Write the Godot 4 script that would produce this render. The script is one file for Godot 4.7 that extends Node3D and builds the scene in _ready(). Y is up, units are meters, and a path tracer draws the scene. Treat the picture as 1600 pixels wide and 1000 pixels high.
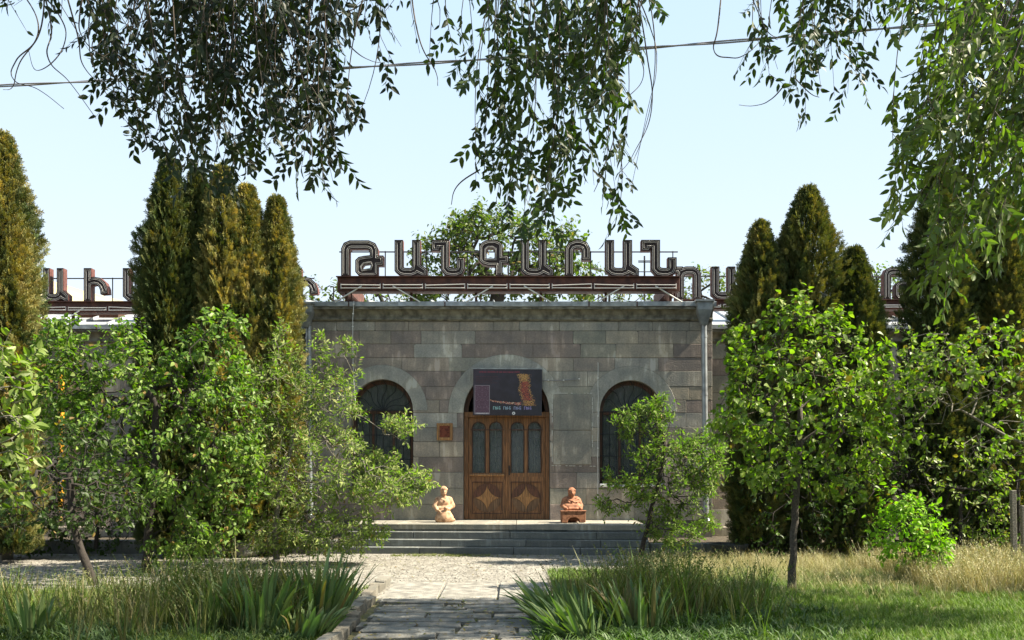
extends Node3D

const F := 1350.0      # focal length in photo pixels
const EYE := 1.6
const HY := 732.0      # horizon row of the photo
const FD := 17.8       # distance of the entrance facade
const GOLD := 2.399963

var rng := RandomNumberGenerator.new()
var taken := {}
var M := {}
var L := {}            # shared leaf meshes


# ---------------------------------------------------------------- geometry collector
class MB:
	var v := PackedVector3Array()
	var n := PackedVector3Array()
	var c := PackedColorArray()
	var t := PackedVector2Array()
	var ix := PackedInt32Array()
	var col := Color.WHITE

	func tri(a: Vector3, b: Vector3, d: Vector3) -> void:
		var nn := (d - a).cross(b - a).normalized()
		var k := v.size()
		v.append(a); v.append(b); v.append(d)
		n.append(nn); n.append(nn); n.append(nn)
		c.append(col); c.append(col); c.append(col)
		ix.append(k); ix.append(k + 1); ix.append(k + 2)

	func quad(a: Vector3, b: Vector3, d: Vector3, e: Vector3) -> void:
		tri(a, b, d)
		tri(a, d, e)

	# box given by centre, size and basis, with chamfered edges when bev > 0
	func box(ct: Vector3, sz: Vector3, bs := Basis.IDENTITY, bev := 0.0) -> void:
		var h := sz * 0.5
		if bev <= 0.0:
			var p := []
			for i in 8:
				p.append(ct + bs * Vector3(h.x if i & 1 else -h.x, h.y if i & 2 else -h.y, h.z if i & 4 else -h.z))
			for f in [[4, 6, 7, 5], [1, 3, 2, 0], [5, 7, 3, 1], [0, 2, 6, 4], [6, 2, 3, 7], [0, 4, 5, 1]]:
				quad(p[f[0]], p[f[1]], p[f[2]], p[f[3]])
			return
		var poly := PackedVector2Array([Vector2(-h.x, -h.y), Vector2(h.x, -h.y), Vector2(h.x, h.y), Vector2(-h.x, h.y)])
		prism(poly, -h.z, h.z, bev, Transform3D(bs, ct), true)

	func bar(a: Vector3, b: Vector3, w: float, h: float) -> void:
		var d := b - a
		var z := d.normalized()
		var x := Vector3.UP.cross(z)
		if x.length() < 0.01: x = Vector3.RIGHT
		x = x.normalized()
		box((a + b) * 0.5, Vector3(w, h, d.length()), Basis(x, z.cross(x), z))

	func inset(poly: PackedVector2Array, b: float) -> PackedVector2Array:
		var o := PackedVector2Array()
		var m := poly.size()
		for i in m:
			var p := poly[i]
			var e0 := (p - poly[(i + m - 1) % m]).normalized()
			var e1 := (poly[(i + 1) % m] - p).normalized()
			var n0 := Vector2(-e0.y, e0.x)
			var n1 := Vector2(-e1.y, e1.x)
			var s := n0 + n1
			var q := 1.0 + n0.dot(n1)
			if q < 0.3: q = 0.3
			o.append(p + s * (b / q))
		return o

	# polygon in local XY, from z0 (back) to z1 (front, facing +z)
	func prism(poly0: PackedVector2Array, z0: float, z1: float, bev: float, xf: Transform3D, back := false) -> void:
		var poly := poly0
		var m := poly.size()
		var ar := 0.0
		for i in m:
			ar += poly[i].cross(poly[(i + 1) % m])
		if ar < 0.0:
			poly = poly.duplicate()
			poly.reverse()
		var tp := poly if bev <= 0.0 else inset(poly, bev)
		var zs := z1 - bev
		for i in m:
			var j := (i + 1) % m
			var a := xf * Vector3(poly[i].x, poly[i].y, z0)
			var b := xf * Vector3(poly[j].x, poly[j].y, z0)
			var a1 := xf * Vector3(poly[i].x, poly[i].y, zs)
			var b1 := xf * Vector3(poly[j].x, poly[j].y, zs)
			quad(a, a1, b1, b)
			if bev > 0.0:
				quad(a1, xf * Vector3(tp[i].x, tp[i].y, z1), xf * Vector3(tp[j].x, tp[j].y, z1), b1)
		var id := Geometry2D.triangulate_polygon(tp)
		if id.is_empty(): id = Geometry2D.triangulate_polygon(poly)
		for k in range(0, id.size(), 3):
			var p := tp[id[k]]
			var q := tp[id[k + 1]]
			var r := tp[id[k + 2]]
			if (q - p).cross(r - p) < 0.0:
				var s := q
				q = r
				r = s
			tri(xf * Vector3(p.x, p.y, z1), xf * Vector3(r.x, r.y, z1), xf * Vector3(q.x, q.y, z1))
			if back:
				tri(xf * Vector3(p.x, p.y, z0), xf * Vector3(q.x, q.y, z0), xf * Vector3(r.x, r.y, z0))

	func tube(pts: PackedVector3Array, rad: PackedFloat32Array, sides: int, closed := false) -> void:
		var m := pts.size()
		if m < 2: return
		var base := v.size()
		var tg := (pts[1] - pts[0]).normalized()
		var u := tg.cross(Vector3(0.31, 0.2, 0.93) if absf(tg.y) > 0.9 else Vector3.UP).normalized()
		for i in m:
			var q := pts[(i + 1) % m] if (closed or i < m - 1) else pts[i]
			var o := pts[(i + m - 1) % m] if (closed or i > 0) else pts[i]
			var tt := (q - o).normalized()
			u = (u - tt * u.dot(tt)).normalized()
			var w := tt.cross(u)
			var r := rad[mini(i, rad.size() - 1)]
			for j in sides:
				var a := TAU * j / sides
				var d := u * cos(a) + w * sin(a)
				v.append(pts[i] + d * r)
				n.append(d)
				c.append(col)
		for i in (m if closed else m - 1):
			var i2 := (i + 1) % m
			for j in sides:
				var j2 := (j + 1) % sides
				var a := base + i * sides + j
				var b := base + i2 * sides + j
				var d := base + i * sides + j2
				var e := base + i2 * sides + j2
				ix.append(a); ix.append(b); ix.append(d)
				ix.append(d); ix.append(b); ix.append(e)
		if not closed:
			for j in range(1, sides - 1):
				ix.append(base); ix.append(base + j); ix.append(base + j + 1)
				var k := base + (m - 1) * sides
				ix.append(k); ix.append(k + j + 1); ix.append(k + j)

	func rod(a: Vector3, b: Vector3, r: float, sides := 6) -> void:
		tube(PackedVector3Array([a, b]), PackedFloat32Array([r, r]), sides)

	func mesh() -> ArrayMesh:
		var am := ArrayMesh.new()
		if v.is_empty(): return am
		var arr := []
		arr.resize(Mesh.ARRAY_MAX)
		arr[Mesh.ARRAY_VERTEX] = v
		arr[Mesh.ARRAY_NORMAL] = n
		arr[Mesh.ARRAY_COLOR] = c
		if t.size() == v.size(): arr[Mesh.ARRAY_TEX_UV] = t
		arr[Mesh.ARRAY_INDEX] = ix
		am.add_surface_from_arrays(Mesh.PRIMITIVE_TRIANGLES, arr)
		return am


# ---------------------------------------------------------------- names, things, parts
func numbered(called: String, parent: Node) -> String:
	var key := "%d/%s" % [parent.get_instance_id(), called]
	var k: int = taken.get(key, 0)
	taken[key] = k + 1
	return called if k == 0 else "%s_%03d" % [called, k]

func tag(o: Node3D, label := "", category := "", group := "", kind := "") -> Node3D:
	if label: o.set_meta("label", label)
	if category: o.set_meta("category", category)
	if group: o.set_meta("group", group)
	if kind: o.set_meta("kind", kind)
	return o

func thing(called: String, at: Vector3, label: String, category: String, group := "") -> Node3D:
	var o := Node3D.new()
	o.name = numbered(called, self)
	add_child(o, true)
	o.position = at
	tag(o, label, category, group)
	return o

func put(mesh: Mesh, called: String, material: Material, parent: Node3D = null) -> MeshInstance3D:
	var p: Node3D = parent if parent else self
	var o := MeshInstance3D.new()
	o.name = numbered(called, p)
	o.mesh = mesh
	o.material_override = null
	if mesh.get_surface_count(): mesh.surface_set_material(0, material)
	p.add_child(o, true)
	return o

func many(called: String, mesh: Mesh, material: Material, xf: Array, cols: PackedColorArray, parent: Node3D = null) -> MultiMeshInstance3D:
	var p: Node3D = parent if parent else self
	var mm := MultiMesh.new()
	mm.transform_format = MultiMesh.TRANSFORM_3D
	mm.use_colors = true
	mm.mesh = mesh
	mm.instance_count = xf.size()
	for i in xf.size():
		mm.set_instance_transform(i, xf[i])
		mm.set_instance_color(i, cols[i])
	var o := MultiMeshInstance3D.new()
	o.name = numbered(called, p)
	o.multimesh = mm
	o.material_override = material
	o.set_meta("kind", "stuff")
	p.add_child(o, true)
	return o

func X(px: float, d: float) -> float: return (px - 800.0) * d / F
func Y(py: float, d: float) -> float: return EYE + (HY - py) * d / F
func P(px: float, py: float, d: float) -> Vector3: return Vector3(X(px, d), Y(py, d), -d)
func rr(a: float, b: float) -> float: return rng.randf_range(a, b)
func rv() -> Vector3:
	return Vector3(rng.randf_range(-1, 1), rng.randf_range(-1, 1), rng.randf_range(-1, 1))
func lin(r: float, g: float, b: float) -> Color: return Color(r, g, b).linear_to_srgb()


# ---------------------------------------------------------------- materials
func noise_tex(freq: float, lo: Color, hi: Color, size := 512, octaves := 4, seed_ := 1, mid := Color(0, 0, 0, 0)) -> NoiseTexture2D:
	var fn := FastNoiseLite.new()
	fn.noise_type = FastNoiseLite.TYPE_SIMPLEX_SMOOTH
	fn.frequency = freq
	fn.fractal_octaves = octaves
	fn.seed = seed_
	var g := Gradient.new()
	g.set_color(0, lo)
	g.set_color(1, hi)
	if mid.a > 0.0: g.add_point(0.5, mid)
	var nt := NoiseTexture2D.new()
	nt.width = size
	nt.height = size
	nt.seamless = true
	nt.noise = fn
	nt.color_ramp = g
	return nt

func grey(a: float) -> Color: return Color(a, a, a)

func mat(called: String, col: Color, rough := 0.85, metal := 0.0, vcol := false) -> StandardMaterial3D:
	var m := StandardMaterial3D.new()
	m.resource_name = called
	m.albedo_color = col
	m.roughness = rough
	m.metallic = metal
	m.vertex_color_use_as_albedo = vcol
	M[called] = m
	return m

func textured(m: StandardMaterial3D, t: Texture2D, scale: float, bump: Texture2D = null, cm := 0.3) -> StandardMaterial3D:
	m.albedo_texture = t
	m.uv1_triplanar = true
	m.uv1_world_triplanar = true
	m.uv1_scale = Vector3.ONE * scale
	if bump:
		m.heightmap_enabled = true
		m.heightmap_texture = bump
		m.heightmap_scale = cm
	return m

func leafmat(called: String, back: Color, rough := 0.45) -> StandardMaterial3D:
	var m := mat(called, Color.WHITE, rough, 0.0, true)
	m.cull_mode = BaseMaterial3D.CULL_DISABLED
	m.backlight_enabled = true
	m.backlight = back
	m.metallic_specular = 0.4
	return m

func stone_image(seed_: int, lo: float, hi: float, speck: float) -> ImageTexture:
	# mottled tuff: large blotches, pale lime runs, fine grain
	var s := 512
	var a := FastNoiseLite.new()
	a.seed = seed_; a.frequency = 0.006; a.fractal_octaves = 4
	var b := FastNoiseLite.new()
	b.seed = seed_ + 7; b.frequency = 0.09; b.fractal_octaves = 3
	var ia := a.get_seamless_image(s, s)
	var ib := b.get_seamless_image(s, s)
	var c := FastNoiseLite.new()
	c.seed = seed_ + 13; c.frequency = 0.035; c.fractal_octaves = 3
	var ic := c.get_seamless_image(s, 64)
	ic.resize(s, s, Image.INTERPOLATE_CUBIC)
	var im := Image.create(s, s, false, Image.FORMAT_RGB8)
	var r := RandomNumberGenerator.new()
	r.seed = seed_
	for y in s:
		for x in s:
			var p := ia.get_pixel(x, y).r
			var q := ib.get_pixel(x, y).r
			var w := ic.get_pixel(x, y).r
			var k := lerpf(lo, hi, clampf(p * 0.6 + q * 0.33 + w * 0.07, 0, 1)) + r.randf_range(-speck, speck)
			# pale lime runs and dark drips
			k += 0.9 * maxf(0.0, w * p - 0.4) - 0.35 * maxf(0.0, 0.26 - w * (1.3 - p))
			im.set_pixel(x, y, Color(k * (1.0 + 0.05 * (p - 0.5)), k, k * (0.99 - 0.06 * (p - 0.5))).clamp(Color.BLACK, Color.WHITE))
	return ImageTexture.create_from_image(im)

func materials() -> void:
	var fine := noise_tex(0.12, grey(0.25), grey(1.0), 512, 4, 11)
	var stone_t := stone_image(3, 0.62, 1.0, 0.05)
	textured(mat("stone", Color.WHITE, 0.9, 0.0, true), stone_t, 0.45, fine, 0.5)
	textured(mat("mortar", lin(0.2, 0.19, 0.17), 0.95), stone_t, 0.7, fine, 0.4)
	textured(mat("cornice_stone", lin(0.27, 0.255, 0.2), 0.9), noise_tex(0.015, grey(0.35), grey(1.0), 512, 5, 5, grey(0.75)), 0.6, fine, 0.4)
	textured(mat("step_stone", Color.WHITE, 0.85, 0.0, true), stone_image(9, 0.66, 1.0, 0.06), 0.6, fine, 0.6)
	textured(mat("slab_stone", Color.WHITE, 0.9, 0.0, true), stone_image(21, 0.55, 1.0, 0.07), 0.7, fine, 0.9)
	textured(mat("galvanised", lin(0.42, 0.45, 0.47), 0.45, 0.55), noise_tex(0.02, grey(0.7), grey(1.0), 256, 3, 8), 0.8)
	textured(mat("roof_sheet", lin(0.62, 0.65, 0.68), 0.4, 0.35), noise_tex(0.01, grey(0.75), grey(1.0), 256, 4, 18), 0.5)
	textured(mat("rust", lin(0.12, 0.045, 0.035), 0.75), noise_tex(0.02, Color(0.55, 0.5, 0.5), Color(1.0, 0.95, 0.85), 256, 5, 28), 1.1)
	textured(mat("letter_face", lin(0.03, 0.014, 0.015), 0.7), noise_tex(0.03, grey(0.6), grey(1.0), 256, 4, 29), 1.3)
	textured(mat("letter_side", lin(0.15, 0.05, 0.04), 0.7), noise_tex(0.03, grey(0.6), grey(1.0), 256, 4, 30), 1.3)
	mat("neon_glass", lin(0.42, 0.4, 0.385), 0.25)
	textured(mat("door_wood", lin(0.27, 0.13, 0.053), 0.55), wood_image(), 1.4)
	textured(mat("dark_wood", lin(0.1, 0.042, 0.025), 0.55), wood_image(), 1.4)
	textured(mat("star_wood", lin(0.4, 0.21, 0.08), 0.5), wood_image(), 2.0)
	textured(mat("panel_wood", lin(0.13, 0.05, 0.026), 0.55), wood_image(), 1.7)
	textured(mat("grey_wood", lin(0.19, 0.11, 0.06), 0.6), wood_image(), 1.7)
	var gl := mat("glass", Color(0.6, 0.65, 0.65, 0.12), 0.03)
	gl.metallic_specular = 0.22
	gl.transparency = BaseMaterial3D.TRANSPARENCY_ALPHA
	mat("iron", lin(0.018, 0.018, 0.019), 0.6, 0.3)
	mat("interior", lin(0.05, 0.045, 0.04), 0.95)
	textured(mat("terracotta", Color.WHITE, 0.75, 0.0, true), noise_tex(0.02, Color(0.55, 0.47, 0.42), Color(1, 1, 1), 256, 5, 33, Color(0.88, 0.84, 0.8)), 2.2, fine, 0.15)
	mat("lime", lin(0.5, 0.49, 0.45), 0.95)
	mat("cable_white", lin(0.6, 0.6, 0.58), 0.6)
	mat("cable_dark", lin(0.2, 0.2, 0.23), 0.6)
	textured(mat("yellow_paint", lin(0.75, 0.38, 0.02), 0.5), noise_tex(0.05, grey(0.7), grey(1), 128, 3, 35), 2.0)
	textured(mat("bark", lin(0.14, 0.115, 0.09), 0.95), noise_tex(0.06, grey(0.4), grey(1.0), 256, 4, 40), 2.2, fine, 1.2)
	textured(mat("bark_dark", lin(0.06, 0.048, 0.04), 0.95), noise_tex(0.06, grey(0.5), grey(1.0), 256, 4, 41), 2.2, fine, 1.2)
	textured(mat("bark_pale", lin(0.3, 0.27, 0.22), 0.95), noise_tex(0.06, grey(0.4), grey(1.0), 256, 4, 42), 2.2, fine, 0.8)
	mat("twig", lin(0.07, 0.055, 0.045), 0.9)
	textured(mat("soil", lin(0.11, 0.085, 0.055), 0.97), noise_tex(0.02, grey(0.5), grey(1.0), 512, 5, 50), 0.5, fine, 3.0)
	textured(mat("ground", Color.WHITE, 0.97), noise_tex(0.008, lin(0.07, 0.075, 0.03), lin(0.2, 0.17, 0.085), 512, 6, 51), 0.18, fine, 4.0)
	textured(mat("gravel", Color.WHITE, 0.95), noise_tex(0.012, lin(0.12, 0.108, 0.09), lin(0.28, 0.262, 0.23), 1024, 7, 52, lin(0.2, 0.186, 0.163)), 0.25, fine, 3.0)
	mat("pebble", Color.WHITE, 0.9, 0.0, true)
	textured(mat("concrete", lin(0.31, 0.29, 0.255), 0.92), noise_tex(0.015, grey(0.62), grey(1.0), 512, 6, 53), 0.6, fine, 1.0)
	textured(mat("hill", Color.WHITE, 0.98), noise_tex(0.01, lin(0.24, 0.22, 0.12), lin(0.42, 0.36, 0.24), 512, 6, 54), 0.02)
	textured(mat("rock", Color.WHITE, 0.92, 0.0, true), stone_image(31, 0.6, 1.0, 0.05), 0.8, fine, 1.5)
	leafmat("leaf", Color(0.85, 1.0, 0.35))
	leafmat("leaf_matte", Color(0.8, 1.0, 0.4), 0.6)
	leafmat("conifer", Color(0.8, 0.72, 0.32), 0.75)
	leafmat("grass", Color(0.75, 0.85, 0.35), 0.55)
	leafmat("straw", Color(0.6, 0.55, 0.35), 0.7)

func wood_image() -> ImageTexture:
	if L.has("wood"): return L.wood
	var s := 256
	var a := FastNoiseLite.new()
	a.seed = 77; a.frequency = 0.02; a.fractal_octaves = 3
	var im := Image.create(s, s, false, Image.FORMAT_RGB8)
	for y in s:
		for x in s:
			var w := a.get_noise_2d(x * 3.2, y * 0.25)
			var k := 0.82 + 0.3 * w + 0.1 * sin(x * 0.5 + 5.0 * w)
			im.set_pixel(x, y, Color(k, k * 0.97, k * 0.93).clamp(Color.BLACK, Color.WHITE))
	L.wood = ImageTexture.create_from_image(im)
	return L.wood


# ---------------------------------------------------------------- the entrance pavilion
func fx(px: float) -> float: return X(px, FD)
func fy(py: float) -> float: return Y(py, FD)

func arch(cx: float, hw: float, spring: float, bottom: float, n := 18) -> PackedVector2Array:
	var p := PackedVector2Array([Vector2(cx - hw, bottom)])
	for i in n + 1:
		var a := PI - PI * i / n
		p.append(Vector2(cx + hw * cos(a), spring + hw * sin(a)))
	p.append(Vector2(cx + hw, bottom))
	return p

func block_colour(prev: Color) -> Color:
	if rng.randf() < 0.22: return prev * rr(0.93, 1.07)
	var pal := [Color(0.25, 0.255, 0.25), Color(0.215, 0.215, 0.205), Color(0.235, 0.215, 0.19), Color(0.175, 0.148, 0.143), Color(0.205, 0.182, 0.168), Color(0.29, 0.265, 0.225), Color(0.19, 0.195, 0.175), Color(0.155, 0.132, 0.13)]
	var c: Color = pal[rng.randi() % pal.size()]
	return c.lerp(Color(0.235, 0.222, 0.205), 0.2) * rr(1.6, 1.95) * Color(1.05, 1.0, 0.94)

func chipped(p: PackedVector2Array) -> PackedVector2Array:
	# knock a small piece off some corners
	if p.size() != 4: return p
	var o := PackedVector2Array()
	for i in 4:
		var a := p[i]
		if rng.randf() < 0.3:
			o.append(a.move_toward(p[(i + 3) % 4], rr(0.012, 0.045)))
			o.append(a.move_toward(p[(i + 1) % 4], rr(0.008, 0.03)))
		else:
			o.append(a)
	return o

# coursed blocks over a wall rectangle, cut round the openings; each block its own mesh
func courses(o: Node3D, x0: float, x1: float, rows: Array, cuts: Array, z: float, wmin: float, wmax: float) -> void:
	var col := Color(0.22, 0.22, 0.21)
	for r in rows.size() - 1:
		var yt: float = rows[r]
		var yb: float = rows[r + 1]
		var x := x0
		while x < x1 - 0.01:
			var w := rr(wmin, wmax)
			if x + w > x1 - wmin * 0.6: w = x1 - x
			var polys := [PackedVector2Array([Vector2(x, yb), Vector2(x + w, yb), Vector2(x + w, yt), Vector2(x, yt)])]
			for cut in cuts:
				var nxt := []
				for p in polys:
					for q in Geometry2D.clip_polygons(p, cut):
						nxt.append(q)
				polys = nxt
			for p in polys:
				var area := 0.0
				for i in p.size():
					area += p[i].cross(p[(i + 1) % p.size()])
				if absf(area) < 0.012: continue
				col = block_colour(col)
				var mb := MB.new()
				if area < 0.0: p.reverse()
				mb.col = col
				var q := chipped(mb.inset(p, rr(0.002, 0.0045)))
				mb.prism(q, -0.05, rr(0.0, 0.007), 0.005, Transform3D(Basis.IDENTITY, Vector3(0, 0, z)))
				put(mb.mesh(), "stone_block", M.stone, o)
			x += w

func voussoirs(o: Node3D, cx: float, hw: float, spring: float, th: float, z: float, n: int) -> void:
	for k in n:
		var a0 := PI - PI * k / n
		var a1 := PI - PI * (k + 1) / n
		var p := PackedVector2Array()
		for i in 5:
			var a := lerpf(a0, a1, i / 4.0)
			p.append(Vector2(cx + hw * cos(a), spring + hw * sin(a)))
		for i in 5:
			var a := lerpf(a1, a0, i / 4.0)
			p.append(Vector2(cx + (hw + th) * cos(a), spring + (hw + th) * sin(a)))
		var mb := MB.new()
		mb.col = Color(0.46, 0.45, 0.41) * rr(0.87, 1.06)
		p.reverse()
		mb.prism(mb.inset(p, 0.0025), -0.05, rr(0.004, 0.009), 0.005, Transform3D(Basis.IDENTITY, Vector3(0, 0, z)))
		put(mb.mesh(), "voussoir", M.stone, o)

func cut_shape(cx: float, hw: float, spring: float, bottom: float, th: float) -> PackedVector2Array:
	var p := PackedVector2Array([Vector2(cx - hw, bottom), Vector2(cx - hw, spring)])
	for i in 25:
		var a := PI - PI * i / 24.0
		p.append(Vector2(cx + (hw + th) * cos(a), spring + (hw + th) * sin(a)))
	p.append(Vector2(cx + hw, spring))
	p.append(Vector2(cx + hw, bottom))
	return p

func cornice(o: Node3D, x0: float, x1: float, top: float, z: float, k: float) -> void:
	# metal flashing panels, then a moulded stone cornice in lengths
	var prof := PackedVector2Array([Vector2(-0.05, -0.37 * k), Vector2(0.03, -0.37 * k), Vector2(0.05, -0.345 * k), Vector2(0.05, -0.325 * k), Vector2(0.035, -0.31 * k), Vector2(0.045, -0.25 * k), Vector2(0.08, -0.19 * k), Vector2(0.125, -0.155 * k), Vector2(0.16, -0.15 * k), Vector2(0.16, -0.105 * k), Vector2(-0.05, -0.105 * k)])
	var x := x0
	while x < x1 - 0.02:
		var w := minf(rr(0.95, 1.3), x1 - x)
		if x1 - x - w < 0.4: w = x1 - x
		var mb := MB.new()
		mb.prism(prof, 0.0, w - 0.004, 0.0, Transform3D(Basis(Vector3(0, 0, 1), Vector3(0, 1, 0), Vector3(-1, 0, 0)), Vector3(x + w, top, z)), true)
		put(mb.mesh(), "cornice_stone", M.cornice_stone, o)
		x += w
	x = x0 - 0.06
	while x < x1 + 0.05:
		var w := minf(0.98, x1 + 0.06 - x)
		var mb := MB.new()
		mb.box(Vector3(x + w * 0.5, top - 0.05, z + 0.1 + rr(-0.003, 0.003)), Vector3(w - 0.008, 0.1, 0.16), Basis(Vector3.RIGHT, rr(-0.05, 0.05)), 0.006)
		put(mb.mesh(), "flashing_panel", M.galvanised, o)
		mb = MB.new()
		mb.box(Vector3(x + w - 0.004, top - 0.05, z + 0.185), Vector3(0.022, 0.104, 0.016))
		put(mb.mesh(), "flashing_seam", M.rust if rng.randf() < 0.4 else M.galvanised, o)
		x += w

func window(o: Node3D, cx: float, hw: float, spring: float, bottom: float, z: float) -> void:
	# arched timber frame with a transom, dark panes and a wrought grille in front
	var wd := Node3D.new()
	wd.name = numbered("window", o)
	o.add_child(wd, true)
	var I := Transform3D(Basis.IDENTITY, Vector3(0, 0, z))
	var mb := MB.new()
	var outer := arch(cx, hw - 0.004, spring, bottom, 24)
	var inner := arch(cx, hw - 0.085, spring, bottom + 0.09, 24)
	var m := outer.size()
	for i in m - 1:
		mb.prism(PackedVector2Array([outer[i], inner[i], inner[i + 1], outer[i + 1]]), -0.06, 0.0, 0.0, I, true)
	mb.box(Vector3(cx, bottom + 0.045, z - 0.03), Vector3(hw * 2 - 0.17, 0.09, 0.06))
	put(mb.mesh(), "frame", M.dark_wood, wd)
	mb = MB.new()
	mb.box(Vector3(cx, spring - 0.02, z - 0.025), Vector3(hw * 2 - 0.172, 0.075, 0.045), Basis.IDENTITY, 0.006)
	put(mb.mesh(), "transom", M.dark_wood, wd)
	for s in [-0.33, 0.33]:
		mb = MB.new()
		mb.box(Vector3(cx + s * hw, (bottom + 0.09 + spring - 0.058) * 0.5, z - 0.027), Vector3(0.05, spring - 0.058 - bottom - 0.092, 0.04), Basis.IDENTITY, 0.005)
		put(mb.mesh(), "mullion", M.dark_wood, wd)
	mb = MB.new()
	var pane := arch(cx, hw - 0.088, spring + 0.02, spring + 0.02, 24)
	mb.prism(pane, -0.045, -0.04, 0.0, I, true)
	put(mb.mesh(), "pane", M.glass, wd)
	mb = MB.new()
	mb.box(Vector3(cx, (bottom + 0.09 + spring - 0.06) * 0.5, z - 0.045), Vector3(hw * 2 - 0.18, spring - 0.062 - bottom - 0.092, 0.005))
	put(mb.mesh(), "pane", M.glass, wd)
	# grille: uprights, rays in the half round, scrolls
	mb = MB.new()
	var gz := z + 0.05
	for i in 9:
		var x := cx + (i - 4) * hw * 0.22
		mb.rod(Vector3(x, bottom + 0.01, gz), Vector3(x, spring, gz), 0.009, 5)
	for i in 4:
		var y := lerpf(bottom + 0.12, spring, i / 3.0)
		mb.rod(Vector3(cx - hw + 0.003, y, gz + 0.013), Vector3(cx + hw - 0.003, y, gz + 0.013), 0.009, 5)
	for i in 7:
		var a := PI * (i + 1) / 8.0
		var q := PackedVector3Array()
		for k in 9:
			var f := k / 8.0
			var b := a + 0.16 * sin(f * TAU)
			q.append(Vector3(cx + cos(b) * (hw - 0.01) * f, spring + sin(b) * (hw - 0.01) * f, gz))
		mb.tube(q, PackedFloat32Array([0.009]), 5)
	for row in 3:
		for i in 4:
			var c := Vector3(cx + (i * 2 - 3) * hw * 0.22, lerpf(bottom + 0.3, spring - 0.25, row / 2.0), gz)
			for s in [-1, 1]:
				var q := PackedVector3Array()
				for k in 13:
					var a: float = k / 12.0 * 4.6
					q.append(c + Vector3(s * (0.07 - 0.05 * cos(a) * (1.0 - k / 26.0)) - s * 0.02, 0.075 * sin(a) * (1.0 - k / 24.0), 0))
				mb.tube(q, PackedFloat32Array([0.006]), 4)
	put(mb.mesh(), "grille", M.iron, wd)

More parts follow.
